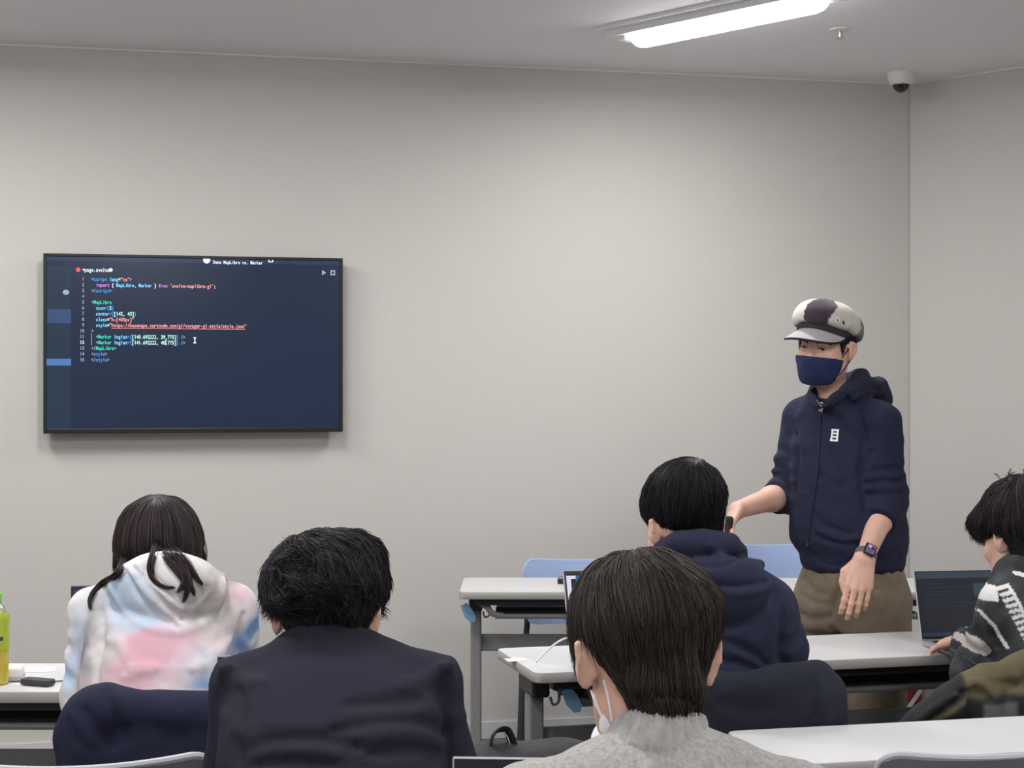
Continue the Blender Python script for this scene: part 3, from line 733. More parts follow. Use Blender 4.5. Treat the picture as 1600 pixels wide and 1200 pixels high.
def grooves(f, lines, Y0, Y1, r, depth, k=.012):
    """soft fold lines: a groove where the surface is met along a drawn line"""
    out = f.copy()
    for ln in lines:
        p = hit(f, spline(ln, 3), Y0, Y1); rr = np.full(len(p), r); rr[0] = rr[-1] = r * .4
        g = grad(f, p); out.sub(chain(p + g * (rr - depth)[:, None], rr), k)
    return out
def ridges(f, lines, Y0, Y1, r, up, k=.014):
    out = f.copy()
    for ln in lines:
        p = hit(f, spline(ln, 3), Y0, Y1); rr = np.full(len(p), r); rr[0] = rr[-1] = r * .5
        g = grad(f, p); out.add(chain(p + g * (up - rr)[:, None], rr), k)
    return out
def face_mask(root, O, HF, mt, body, loops=True):
    H, R, k = HF; f = Field()
    f.add(Prim(lambda P: body(P) - .0050, H(0, 0, 0), 99)); f.add(cone(H(0, .085, -.016), H(0, .098, -.034), .018 * k, .026 * k), .03); f.add(ell(H(0, .055, -.080), np.array((.052, .050, .042)) * k, R), .02)
    f.add(ell(H(0, .065, -.050), np.array((.052, .050, .045)) * k, R), .025)
    f.cut(plane(H(0, .100, -.020), R @ np.array([0, -.10, 1])), .004); f.cut(plane(H(0, .022, -.03), R @ np.array([0, -1, -.25])), .006); f.cut(plane(H(0, .05, -.108), R @ np.array([0, -.30, -1])), .008)
    f.disp(lambda P: .001 * vnoise(P, 60, 4))
    lo, hi = bounds([H(0, .05, -.05)], .12); o = field_obj('face_mask', f, lo, hi, .0038, mt, root, O)
    for s in (-1, 1):
        for z0, z1, y1 in ((-.026, .020, -.008), (-.080, -.026, -.014)):
            b = MB(); b.tube(spline([H(s * .066, .028, z0), H(s * .079, .010, (z0 + z1) / 2), H(s * .083, y1, z1)], 4), .0019 if mt is M['masknavy'] else .0016, 6); b.build('ear_loop', mt, o, smooth=True, origin=O)
    return o

# ================================================================== man in the grey knitted sweater (nearest, seen from behind)
if 'G' in WHO:
    Y = 2.05; O = np.array([px(1030, 0, Y)[0], 1.97, 0])
    root = thing('person', O, 0, 'person with dark short hair in a grey knitted sweater, a white mask under the chin', 'person')
    HO = px(1008, 1030, Y); HF = headframe(HO, .13, -.14, 0, .95); H, R, k = HF
    neck = px(1030, 1150, 2.03); hip = np.array([O[0], 1.92, .535])
    J = seated_joints(hip, HO, neck, px(1035, 1330, 1.98), px(850, 1275, 1.97), px(1232, 1275, 1.97), np.array([O[0] - .25, 2.02, .78]), np.array([O[0] + .25, 2.02, .78]), np.array([O[0] - .16, 2.27, .765]), np.array([O[0] + .16, 2.27, .765]), .05)
    f = Field(); add_limbs(f, J); add_head(f, HF)
    for s, tx in (('L', 1), ('R', -1)):
        hf, T = hand_field(J['wr' + s], (.12 * tx, 1, -.12), (0, .1, 1), tx, TYPE); f.add(hf.prim(J['wr' + s], .24), .012)
    make_body(root, O, f, J, .005); body_G = f
    hf = Field(); hf.add(ell(px(1009, 958, Y), (.0895, .105, .079), R)); hf.add(cone(px(1014, 985, 2.03), px(1038, 1074, 2.005), .070, .045), .03)
    hf.add(ell(H(-.055, .03, .02), (.03, .045, .05), R), .02)
    hf.sub(ell(H(0, .13, -.05), (.085, .085, .10), R), .01); hf.sub(ell(H(-.092, -.014, -.012), (.032, .034, .044), R), .006); hf.sub(ell(H(.094, -.012, -.024), (.03, .024, .034), R), .006)
    hf.disp(lambda P: .0022 * vnoise(P * (1, 1, .35), 60, 2) + .003 * vnoise(P * (1, 1, .5), 24, 6))
    rg = np.random.default_rng(3); ex = []
    for x in np.linspace(988, 1094, 26):
        ex.append(bundle([px(x * .8 + 1012 * .2, 985, 1.972), px(x * .9 + 1025 * .1, 1040, 1.962), px(x, 1076, 1.955), px(x + rg.normal() * 4, 1096 + rg.uniform(-6, 10), 1.966)], 26, .004, rg))
    for x, y0, y1 in ((906, 1005, 1062), (911, 1010, 1058)):
        ex.append(bundle([px(x + 4, y0 - 20, 2.08), px(x - 2, y0 + 10, 2.1), px(x + 1, y1, 2.11)], 40, .005, rg))
    hair_mesh(root, O, hf, *bounds([HO], .2), crown=px(985, 862, 2.06), n=11000, nseg=8, seg=.0095, w=.00062, seed=5, down=.25, wave=.45, lift=(.0004, .003), tint=(62, 55, 52), var=.42, h=.005, extra=ex, whorl=.3)
    f = Field(); cx = px(1035, 0, 2.0)[0]
    f.add(loft([(.50, cx, 1.93, .165, .13), (.75, cx, 1.95, .185, .125), (.90, cx, 1.97, .185, .115), (.97, cx, 1.985, .14, .1), (1.02, cx, 2.0, .085, .08)]))
    for x, s in ((828, 'L'), (1256, 'R')):
        a = px(1033, 1200, 2.0); b_ = px(x, 1272, 1.97); f.add(cone(a, b_, .052, .052), .05)
        f.add(cone(b_, J['el' + s], .056, .055), .03); f.add(cone(J['el' + s], J['wr' + s], .052, .04, (.004, .03, .1, .9)), .03)
        f.cut(plane(J['wr' + s] + unit(J['wr' + s] - J['el' + s]) * -.01, J['wr' + s] - J['el' + s]), .004) if False else None
    ca, cb = px(1030, 1166, 2.005), px(1040, 1096, 2.015); ax = unit(cb - ca)
    cl = Field(); cl.add(cone(ca, cb, .066, .0475)); cl.cut(plane(ca - ax * .022, -ax), .008); cl.cut(plane(px(1040, 1103, 1.965), ax + np.array([-.12, .25, 0])), .006); cl.sub(cone(ca, cb + ax * .03, .052, .0425), .004)
    u0 = unit(np.cross(ax, (0, 1, 0))); v0 = np.cross(ax, u0)
    colr = cl
    colr.disp(lambda P: .0016 * np.sin(44 * np.arctan2((P - ca) @ u0, (P - ca) @ v0)))
    f.disp(lambda P: .0025 * vnoise(P, 18, 7) + .0012 * vnoise(P * (1, 1, .3), 160, 3))
    M['rib'] = mat('grey_rib_knit', rgb(176, 173, 170), .95, bump=.8, bscale=300, var=.2, vscale=90, stretch=(1, 1, .4))
    M['knit'] = mat('grey_heather_knit', rgb(176, 173, 170), .95, bump=.9, bscale=230, var=.24, vscale=170, stretch=(1, 1, .45))
    lo, hi = bounds([np.array([cx - .30, 1.78, .46]), np.array([cx + .30, 2.36, 1.12])], .0); field_obj('sweater', f, lo, hi, .0048, M['knit'], root, O, 1); field_obj('ribbed_collar', colr, *bounds([ca, cb], .085), .0026, M['rib'], root, O, 0)
    f_m = body_G; mk = Field(); mk.add(ell(H(0, .050, -.108), np.array((.062, .060, .030)), R @ rotx(.3))); mk.add(ell(hit(f_m, [(949, 1131)], 1.7, 2.12)[0] + (0, .004, 0), (.012, .008, .018)), .010); mk.disp(lambda P: .0015 * vnoise(P, 50, 2))
    field_obj('face_mask', mk, *bounds([H(0, .05, -.11)], .11), .0045, M['maskwhite'], root, O)
    b = MB()
    
    for ln in ([(924, 1076), (931, 1096), (938, 1112), (946, 1128)], [(944, 1062), (950, 1086), (954, 1106), (957, 1126)]):
        q = hit(body_G, spline(ln, 4), 1.7, 2.12); b.tube(q + grad(body_G, q) * .0008, .0019, 6)
   
    b.build('chin_mask_strap', M['maskwhite'], root, smooth=True, origin=O)
    lower_clothes(root, O, J, M['trouser_dark'])

# ================================================================== man in the dark suit jacket
if 'S' in WHO:
    Y = 2.75; O = np.array([px(520, 0, Y)[0], 2.62, 0])
    root = thing('person', O, 0, 'person with thick wavy black hair in a dark navy suit jacket, seen from behind', 'person')
    HO = px(510, 962, 2.79); HF = headframe(HO, 0, -.32, 0, .98); H, R, k = HF
    neck = px(512, 1015, 2.74); hip = np.array([O[0], 2.55, .535])
    J = seated_joints(hip, HO, neck, px(525, 1150, 2.66), px(375, 1070, 2.70), px(678, 1068, 2.70), px(352, 1265, 2.72), px(722, 1265, 2.72), np.array([O[0] - .14, 2.93, .765]), np.array([O[0] + .14, 2.93, .765]))
    f = Field(); add_limbs(f, J); add_head(f, HF)
    for s, tx in (('L', 1), ('R', -1)):
        hd, T = hand_field(J['wr' + s], (.12 * tx, 1, -.1), (0, .1, 1), tx, TYPE); f.add(hd.prim(J['wr' + s], .24), .012)
    make_body(root, O, f, J, .006)
    hf = Field(); hf.add(ell(px(507, 908, 2.77), (.094, .115, .082), rotx(-.25))); hf.add(cone(px(507, 925, 2.74), px(512, 958, 2.735), .078, .060), .03)
    hf.add(ell(px(440, 915, 2.8), (.03, .05, .045)), .03); hf.add(ell(px(574, 912, 2.8), (.03, .05, .045)), .03); hf.add(ell(px(555, 862, 2.78), (.04, .05, .03)), .03)
    hf.sub(ell(H(0, .13, -.05), (.085, .085, .10), R), .01)
    for s in (-1, 1): hf.sub(ell(H(s * .085, -.005, -.012), (.024, .026, .034), R), .006)
    hf.disp(lambda P: .004 * vnoise(P, 30, 2) + .0025 * vnoise(P, 70, 6))
    hair_mesh(root, O, hf, *bounds([HO + (0, 0, .03)], .2), crown=px(492, 835, 2.80), n=8000, nseg=8, seg=.0085, w=.0007, seed=8, down=.15, wave=1.3, lift=(.0005, .004), tint=(38, 36, 40), var=.7, h=.0055, whorl=.5)
    f = Field(); cx = px(524, 0, 2.7)[0]
    f.add(loft([(.50, cx, 2.54, .175, .14), (.72, cx, 2.57, .175, .135), (.86, cx, 2.62, .18, .13), (.95, cx, 2.66, .178, .12), (1.0, cx, 2.69, .155, .10), (1.045, cx, 2.715, .085, .075)]))
    for x, y, s, q in ((366, 1063, 'L', -1), (684, 1060, 'R', 1)):
        a = px(512, 1020, 2.73); b_ = px(x, y, 2.70); f.add(cone(a, b_, .047, .034), .04)
        f.add(cone(b_ + (-q * .012, 0, -.012), J['el' + s] + (q * .0, 0, 0), .043, .046), .03); f.add(cone(J['el' + s], J['wr' + s] - unit(J['wr' + s] - J['el' + s]) * .03, .046, .036, (.003, .04, .05, .95)), .025)
        f.add(ell(px(x + q * 15, y - 18, 2.70), (.017, .034, .017)), .006); f.add(chain([px(x + q * 14, y - 18, 2.66), px(x + q * 17, y + 8, 2.665), px(x + q * 12, y + 34, 2.665)], [.012, .013, .008]), .008)
    ca, cb = px(512, 1030, 2.735), px(513, 975, 2.775); cl = Field(); cl.add(cone(ca, cb, .090, .072)); cl.cut(plane(px(513, 980, 2.70), unit(cb - ca) + np.array([0, .1, 0])), .006); cl.sub(cone(px(512, 1010, 2.76), cb + (0, 0, .03), .060, .066), .006)
    f.add(cl.prim(cb, .15), .02)
    f.disp(lambda P: .0022 * vnoise(P * (1, 1, 1.6), 16, 7))
    f = grooves(f, [[(392, 1172), (430, 1160), (500, 1158), (560, 1166)], [(520, 1140), (600, 1130), (668, 1132), (698, 1146)], [(540, 1100), (610, 1096), (660, 1090)], [(400, 1192), (450, 1188), (520, 1192)], [(580, 1176), (650, 1168), (690, 1180)]], 2.2, 3.0, .012, .0075)
    f = grooves(f, [[(372, 1066), (378, 1110), (372, 1160), (374, 1200)], [(686, 1062), (694, 1110), (700, 1160), (706, 1200)]], 2.2, 3.0, .009, .006, .006)
    f = ridges(f, [[(352, 1048), (380, 1062), (410, 1066)], [(696, 1044), (660, 1062), (628, 1072)], [(400, 1182), (450, 1172), (530, 1177)], [(560, 1150), (630, 1143), (690, 1156)], [(372, 1140), (390, 1150), (402, 1172)], [(702, 1118), (712, 1121), (724, 1120)]], 2.2, 3.0, .012, .004)
    M['suit'] = mat('navy_wool_suiting', rgb(42, 42, 54), .9, bump=.45, bscale=420, spec=.15)
    lo, hi = bounds([np.array([cx - .30, 2.36, .46]), np.array([cx + .30, 3.0, 1.12])], .0); field_obj('suit_jacket', f, lo, hi, .0055, M['suit'], root, O, 1)
    lower_clothes(root, O, J, M['trouser_dark'])

# ================================================================== woman with long hair in the tie-dyed hoodie
if 'W' in WHO:
    Y = 3.8; O = np.array([px(258, 0, Y)[0], 3.74, 0])
    root = thing('person', O, 0, 'person with long straight dark hair in a pastel tie-dyed hoodie, seen from behind', 'person')
    HO = px(248, 868, 3.83); HF = headframe(HO, 0, -.25, 0, .92); H, R, k = HF
    neck = px(250, 915, 3.79); hip = np.array([O[0], 3.68, .535])
    J = seated_joints(hip, HO, neck, px(256, 1010, 3.74), px(146, 955, 3.75), px(364, 950, 3.75), px(136, 1092, 3.72), px(372, 1075, 3.80), np.array([O[0] - .10, 4.03, .77]), np.array([O[0] + .12, 4.06, .77]))
    f = Field(); add_limbs(f, J); add_head(f, HF)
    for s, tx in (('L', 1), ('R', -1)):
        hd, T = hand_field(J['wr' + s], (.15 * tx, 1, -.1), (0, .1, 1), tx, TYPE, .93); f.add(hd.prim(J['wr' + s], .24), .012)
    make_body(root, O, f, J, .006)
    # garment
    f = Field(); cx = px(256, 0, 3.75)[0]
    f.add(loft([(.46, cx, 3.67, .185, .15), (.72, cx, 3.68, .175, .145), (.86, cx, 3.70, .168, .13), (.95, cx, 3.73, .160, .115), (1.01, cx, 3.76, .12, .09), (1.05, cx, 3.78, .075, .07)]))
    for s in 'LR':
        f.add(cone(px(252, 930, 3.77), J['sh' + s], .062, .050), .05); f.add(cone(J['sh' + s], J['el' + s], .052, .056, (.004, .07, .2, 1)), .025)
        f.add(cone(J['el' + s], J['wr' + s], .056, .042, (.005, .035, .05, .95)), .025)
    g = f.copy(); g.add(ell(px(262, 922, 3.66), (.128, .06, .088), rotx(.25)), .012)
    g.add(chain([px(205, 899, 3.82), px(188, 908, 3.74), px(220, 900, 3.70), px(258, 897, 3.69), px(300, 898, 3.70), px(338, 908, 3.74), px(318, 900, 3.83)], .024), .015)
    g = ridges(g, [[(168, 906), (186, 946), (216, 972), (258, 986), (300, 982), (330, 964), (346, 936), (350, 900)], [(200, 888), (226, 922), (262, 958), (284, 976)], [(212, 882), (236, 914), (264, 938), (290, 952), (318, 930), (332, 908)]], 3.3, 4.0, .011, .005, .008)
    g = grooves(g, [[(208, 886), (232, 918), (262, 948), (284, 962)], [(196, 892), (216, 930), (246, 962), (278, 980)], [(224, 884), (250, 912), (272, 930), (292, 950), (286, 968)], [(292, 952), (314, 934), (328, 912)]], 3.3, 4.0, .006, .006, .006)
    g = grooves(g, [[(156, 952), (160, 1000), (152, 1040), (150, 1085)], [(382, 960), (376, 1000), (378, 1040)]], 3.3, 4.0, .010, .008, .008)
    g = ridges(g, [[(196, 1058), (220, 1046), (244, 1044)], [(170, 1000), (190, 1010), (206, 1040)], [(360, 1000), (330, 1030), (300, 1044)]], 3.3, 4.0, .012, .004, .014)
    g.disp(lambda P: .003 * vnoise(P, 13, 7) + .0015 * vnoise(P, 34, 1))
    def dye(V):
        u = 800 + V[:, 0] / 3.7 * F; v = 600 + (CAMZ - V[:, 2]) / 3.7 * F
        n1, n2, n3 = vnoise(V, 9, 1), vnoise(V, 16, 2), vnoise(V, 28, 3); u = u + 22 * n1 + 14 * n3; v = v + 22 * n2 + 12 * vnoise(V, 31, 8)
        c = np.tile(np.array([lin(236), lin(232), lin(232)]), (len(V), 1))
        def blob(cu, cv, su, sv, colr, a):
            w = a * np.exp(-((u - cu) / su) ** 2 - ((v - cv) / sv) ** 2); w = np.clip(w * (1.05 + .7 * n2 + .6 * n3 + .4 * vnoise(V, 60, 9)), 0, 1)[:, None]
            c[:] = c * (1 - w) + w * np.array([lin(x) for x in colr])
        PK, BL, LB, GR, DG = (228, 178, 192), (122, 158, 204), (196, 218, 242), (172, 168, 166), (130, 124, 124)
        blob(255, 1020, 62, 44, PK, 1); blob(315, 985, 38, 26, PK, .8); blob(365, 920, 26, 30, PK, .6); blob(215, 1075, 55, 22, PK, .7)
        blob(160, 935, 26, 45, GR, .95); blob(150, 1000, 16, 50, DG, .7); blob(172, 975, 22, 26, GR, .6); blob(190, 1015, 18, 30, GR, .35)
        blob(118, 1010, 22, 45, BL, .75); blob(128, 965, 16, 22, LB, .7); blob(135, 1075, 26, 24, GR, .5); blob(112, 1060, 15, 20, LB, .9)
        blob(388, 985, 20, 42, BL, 1); blob(362, 1010, 26, 18, BL, .7); blob(340, 1060, 34, 28, BL, .6); blob(385, 1050, 18, 30, BL, .9); blob(405, 985, 8, 30, (206, 200, 204), .7)
        blob(210, 925, 45, 36, LB, .95); blob(225, 905, 22, 18, (176, 204, 238), .7); blob(255, 960, 40, 16, LB, .8); blob(335, 915, 22, 36, GR, .95); blob(318, 950, 22, 20, GR, .75)
        blob(280, 905, 26, 22, (232, 226, 226), .8)
        return np.clip(c, 0, 1)
    M['dye'] = mat('tie_dyed_fleece', rgb(236, 232, 232), .95, attr=True, bump=.35, bscale=300)
    lo, hi = bounds([np.array([cx - .31, 3.44, .44]), np.array([cx + .31, 4.12, 1.13])], 0); field_obj('hoodie', g, lo, hi, .0052, M['dye'], root, O, 1, dye)
    # hair
    hf = Field(); hf.add(ell(px(248, 836, 3.83), (.0935, .112, .0915), rotx(-.2))); hx = px(248, 0, 3.83)[0]
    hf.add(loft([(CAMZ - 316 * Y / F, hx + .003, 3.88, .096, .045), (CAMZ - 285 * Y / F, hx, 3.85, .098, .075), (CAMZ - 262 * Y / F, hx, 3.83, .0975, .098), (CAMZ - 238 * Y / F, hx, 3.83, .093, .108)], 0, 2.0), .02)
    hf.sub(ell(H(0, .15, -.06), (.075, .085, .11), R), .01); hf.sub(cone(px(246, 770, 3.7), px(246, 764, 3.9), .004, .004), .012)
    hf.disp(lambda P: .0016 * vnoise(P * (1, 1, .15), 90, 2) + .0022 * vnoise(P * (1, 1, .2), 35, 6))
    rg = np.random.default_rng(11); ex = []
    for ln, n_, sp in (([(244, 850), (237, 874), (235, 890), (242, 906), (260, 917), (281, 917)], 60, .0035), ([(246, 846), (258, 866), (272, 880), (286, 894), (288, 912), (272, 932)], 60, .0045), ([(262, 858), (280, 874), (293, 890), (296, 916), (287, 940)], 60, .0045), ([(270, 858), (292, 878), (306, 898), (323, 921)], 50, .0038), ([(265, 865), (284, 890), (300, 916), (307, 936)], 45, .0035), ([(258, 862), (276, 886), (290, 910), (284, 926)], 40, .004), ([(196, 872), (186, 896), (166, 907), (148, 924), (141, 940), (144, 957)], 60, .0035)):
        p = hit(g, spline(ln, 3), 3.3, 3.9); p = p + np.array([0, -.006, 0])
        ph = hit(hf, spline(ln, 3), 3.3, 3.9); use = (ph[:, 1] < p[:, 1] - .004)[:, None]; p = np.where(use, ph + np.array([0, -.004, 0]), p)
        S2, w2 = bundle(p[::2], n_ * 2, sp, rg, 14, .0008); S2[..., 1] -= .002; ex.append((S2, w2))
    for x in list(np.linspace(181, 202, 9)) + list(np.linspace(300, 317, 9)):
        ex.append(bundle([px(x * .85 + 248 * .15, 830, 3.83), px(x, 866, 3.85), px(x - (3 if x < 248 else -2), (898 if x < 248 else 882) + rg.uniform(-6, 6), 3.87)], 40, .005, rg))
    hair_mesh(root, O, hf, *bounds([HO + (0, 0, 0)], .19), crown=px(247, 772, 3.80), n=5000, nseg=13, seg=.0105, w=.0007, seed=4, down=1.5, wave=.12, lift=(.0006, .0022), tint=(62, 52, 53), var=.5, h=.005, extra=ex, whorl=.0, free=1)
    lower_clothes(root, O, J, M['trouser_dark'])

# ================================================================== man in the navy hoodie
M['navy'] = mat('navy_fleece', rgb(46, 48, 69), .95, bump=.7, bscale=260, sheen=.02, spec=.2, var=.06, vscale=60)
if 'N' in WHO:
    Y = 3.85; O = np.array([px(1115, 0, Y)[0], 3.85, 0])
    root = thing('person', O, 0, 'person with short black hair in a navy hooded sweatshirt, seated before the standing man', 'person')
    HO = px(1066, 828, 3.88); HF = headframe(HO, .35, -.22, 0, .95); H, R, k = HF
    neck = px(1085, 868, 3.86); hip = np.array([O[0], 3.91, .535])
    J = seated_joints(hip, HO, neck, px(1112, 980, 3.86), px(1010, 930, 3.84), px(1203, 945, 3.84), np.array([O[0] - .26, 3.95, .80]), px(1222, 1015, 3.86), np.array([O[0] - .20, 4.20, .775]), np.array([O[0] + .10, 4.25, .775]), .18)
    f = Field(); add_limbs(f, J); add_head(f, HF)
    for s, tx in (('L', 1), ('R', -1)):
        hd, T = hand_field(J['wr' + s], (-.15 + .1 * tx, 1, -.1), (0, .1, 1), tx, TYPE); f.add(hd.prim(J['wr' + s], .24), .012)
    make_body(root, O, f, J, .006)
    hf = Field(); hf.add(ell(px(1070, 774, 3.86), (.089, .112, .084), R @ rotx(-.1))); hf.add(cone(px(1078, 790, 3.85), px(1086, 822, 3.86), .072, .060), .03); hf.add(ell(px(1030, 790, 3.9), (.034, .05, .045)), .03)
    hf.sub(ell(H(0, .14, -.05), (.085, .085, .10), R), .01)
    for s in (-1, 1): hf.sub(ell(H(s * .088, -.008, -.014), (.028, .026, .036), R), .006)
    hf.disp(lambda P: .0018 * vnoise(P * (1, 1, .4), 60, 2) + .0025 * vnoise(P, 26, 6))
    rg = np.random.default_rng(5); ex = []
    for i in range(0):
        a = rg.uniform(0, 2 * PI); c = px(1088, 718, 3.84); d = np.array([math.cos(a) * .03, math.sin(a) * .02, 0]); ex.append(bundle([c + d * .2 + (0, 0, -.008), c + d * .8 + (0, 0, .006), c + d * 1.8 + (0, 0, rg.uniform(-.008, .000))], 14, .0025, rg, 8, .0006))
    hair_mesh(root, O, hf, *bounds([HO + (0, 0, .04)], .2), crown=px(1090, 722, 3.82), n=6000, nseg=7, seg=.0105, w=.0007, seed=9, down=.3, wave=.35, lift=(.0006, .003), tint=(36, 33, 37), var=.5, h=.0055, whorl=.2, extra=ex)
    f = Field(); cx = px(1115, 0, 3.82)[0]
    f.add(loft([(.46, cx, 3.89, .175, .14), (.72, cx, 3.88, .172, .135), (.86, cx, 3.86, .168, .13), (.96, cx, 3.84, .165, .115), (1.03, cx - .01, 3.86, .125, .09), (1.08, cx - .03, 3.87, .08, .07)], .12))
    for s in 'LR':
        f.add(cone(px(1095, 890, 3.87), J['sh' + s], .066, .054), .05); f.add(cone(J['sh' + s], J['el' + s], .054, .056, (.004, .05, .2, 1)), .022)
        f.add(cone(J['el' + s], J['wr' + s], .054, .040, (.005, .035, .05, .95)), .025)
    g = f.copy(); g.add(ell(px(1122, 922, 3.75), (.125, .055, .078), rotx(.2)), .012)
    g.add(chain([px(1040, 868, 3.94), px(1036, 862, 3.84), px(1060, 850, 3.78), px(1098, 848, 3.765), px(1136, 852, 3.79), px(1152, 864, 3.86), px(1140, 874, 3.95)], [.022, .026, .030, .032, .030, .026, .02]), .012)
    g.add(chain([px(1040, 880, 3.85), px(1070, 892, 3.74), px(1120, 896, 3.71), px(1160, 890, 3.73), px(1186, 883, 3.79)], [.02, .022, .024, .022, .014]), .022)
    g = grooves(g, [[(1046, 864), (1080, 880), (1120, 886), (1150, 876), (1166, 864)]], 3.4, 4.1, .007, .008, .006)
    g = grooves(g, [[(1050, 908), (1100, 914), (1150, 918), (1204, 910)], [(1060, 955), (1110, 980), (1150, 978), (1190, 955), (1212, 920)]], 3.4, 4.1, .008, .007, .008)
    g = ridges(g, [[(1052, 922), (1110, 920), (1160, 924), (1206, 914)], [(1110, 852), (1124, 866), (1128, 882)]], 3.4, 4.1, .010, .004, .01)
    g = grooves(g, [[(1222, 950), (1218, 990), (1216, 1020), (1232, 1045)], [(1120, 1000), (1160, 1012), (1200, 1040)], [(1110, 1034), (1150, 1036), (1190, 1052)]], 3.4, 4.1, .010, .006, .012)
    g.disp(lambda P: .003 * vnoise(P, 13, 7) + .0012 * vnoise(P, 40, 1))
    lo, hi = bounds([np.array([cx - .34, 3.58, .44]), np.array([cx + .32, 4.30, 1.16])], 0); field_obj('hoodie', g, lo, hi, .0055, M['navy'], root, O, 1)
    lower_clothes(root, O, J, M['trouser_dark'])

# ================================================================== man in the patterned knit at the right edge
if 'R' in WHO:
    Y = 4.3; yaw = .55; O = np.array([px(1640, 0, Y)[0], 4.24, 0])
    root = thing('person', O, 0, 'person in a black and white patterned knit typing on a laptop at the right edge', 'person')
    HO = px(1590, 842, 4.33); HF = headframe(HO, yaw, -.25, 0, .95); H, R, k = HF
    fw = np.array([-math.sin(yaw), math.cos(yaw), 0]); rt = np.array([math.cos(yaw), math.sin(yaw), 0])
    neck = px(1612, 905, 4.27); hip = np.array([O[0] + .02, 4.26, .535])
    J = seated_joints(hip, HO, neck, px(1632, 1010, 4.23), px(1566, 950, 4.20), px(1690, 945, 4.34), px(1524, 1052, 4.24), px(1700, 1040, 4.40), px(1508, 998, 4.53), px(1565, 1000, 4.62), yaw)
    f = Field(); add_limbs(f, J); add_head(f, HF)
    hd, T = hand_field(J['wrL'], px(1452, 1012, 4.66) - J['wrL'] + np.array([0, 0, .004]), (0, -.25, 1), 1, [(.25, .35, .25), (.3, .4, .25), (.3, .45, .3), (.3, .4, .3)], .95, .08); f.add(hd.prim(J['wrL'], .24), .012)
    hd, T = hand_field(J['wrR'], (-.6, .8, -.15), (0, .1, 1), -1, TYPE, .95); f.add(hd.prim(J['wrR'], .24), .012)
    make_body(root, O, f, J, .0042)
    hf = Field(); hf.add(ell(px(1596, 797, 4.32), (.096, .112, .090), R)); hf.add(cone(px(1604, 815, 4.28), px(1622, 872, 4.25), .078, .055), .03); hf.add(ell(H(-.05, .055, .06), (.04, .05, .04), R), .03)
    hf.sub(ell(H(0, .145, -.05), (.085, .085, .095), R), .01)
    for s in (-1, 1): hf.sub(ell(H(s * .088, -.004, -.022), (.03, .03, .036), R), .006)
    hf.sub(ell(H(-.08, .02, -.06), (.04, .05, .04), R), .01)
    hf.disp(lambda P: .003 * vnoise(P, 40, 2) + .003 * vnoise(P, 22, 6))
    rg = np.random.default_rng(6); ex = []
    for i in range(44):
        c = px(rg.uniform(1565, 1640), 756 + rg.uniform(-4, 8), 4.32 + rg.uniform(-.06, .05)); d = rg.normal(size=3) * .014
        ex.append(bundle([c + (0, 0, -.03), c + d * .4 + (0, 0, -.008), c + d * 1.3 + (0, 0, .004), c + d * 2.0 + (0, 0, .0)], 12, .0022, rg, 9, .00035))
    hair_mesh(root, O, hf, *bounds([HO + (0, 0, .04)], .22), crown=px(1600, 750, 4.28), n=5500, nseg=7, seg=.0105, w=.0007, seed=12, down=.3, wave=.7, lift=(.0005, .003), tint=(46, 41, 45), var=.6, h=.0055, whorl=.2, extra=ex)
    f = Field(); cx, cy = px(1636, 0, 4.24)[:2]
    f.add(loft([(.46, cx, cy + .02, .185, .15), (.72, cx, cy, .178, .145), (.86, cx, cy, .172, .13), (.95, cx, cy, .160, .12), (1.0, cx - .02, cy + .01, .115, .09), (1.035, cx - .03, cy + .02, .075, .07)], yaw))
    for s in 'LR':
        f.add(cone(neck + (0, 0, -.035), J['sh' + s], .060, .054), .05); f.add(cone(J['sh' + s], J['el' + s], .055, .060, (.004, .06, .2, 1)), .022)
        f.add(cone(J['el' + s], J['wr' + s] + unit(J['el' + s] - J['wr' + s]) * .03, .058, .040, (.005, .04, .05, .95)), .025)
    f = grooves(f, [[(1530, 948), (1545, 985), (1556, 1010)], [(1512, 985), (1530, 1000), (1545, 1028)]], 3.8, 4.6, .010, .004, .012)
    f.disp(lambda P: .003 * vnoise(P, 13, 7) + .0012 * vnoise(P, 60, 1))
    def knit(V):
        u = 800 + V[:, 0] / 4.17 * F; v = 600 + (CAMZ - V[:, 2]) / 4.17 * F; n1, n2 = vnoise(V, 14, 1), vnoise(V, 45, 2)
        dk = np.array([lin(x) for x in (34, 36, 40)]); gr = np.array([lin(x) for x in (72, 76, 78)]); wh = np.array([lin(x) for x in (222, 218, 216)]); tp = np.array([lin(x) for x in (176, 170, 164)])
        c = dk + (gr - dk) * np.clip(.30 + .8 * n1 + .35 * n2, 0, 1)[:, None]
        def put(m, colr): c[m] = colr
        # ladder of white bars running down the upper sleeve
        a, b_ = np.array([1563., 914.]), np.array([1606., 1022.]); d = (b_ - a) / np.hypot(*(b_ - a)); L_ = np.hypot(*(b_ - a)); t = (u - a[0]) * d[0] + (v - a[1]) * d[1]; q = -(u - a[0]) * d[1] + (v - a[1]) * d[0]
        put((t > -2) & (t < L_ + 40) & (q > -22) & (q < -14), wh) if False else None
        put((t > 0) & (t < L_ + 60) & (np.abs(q) < 10 - .02 * t) & (np.mod(t, 9) < 5.4), wh); put((t > 0) & (t < L_ + 60) & (q < -6) & (q > -11), wh)
        put((v < 938) & (v > 926 - .5 * (u - 1530)) & (u > 1524) & (u < 1556) & (v > 915), wh)                        # pale bar at the shoulder
        def seg_(x0, y0, x1, y1, w): dx, dy = x1 - x0, y1 - y0; tt = np.clip(((u - x0) * dx + (v - y0) * dy) / (dx * dx + dy * dy), 0, 1); return np.hypot(u - x0 - tt * dx, v - y0 - tt * dy) < w
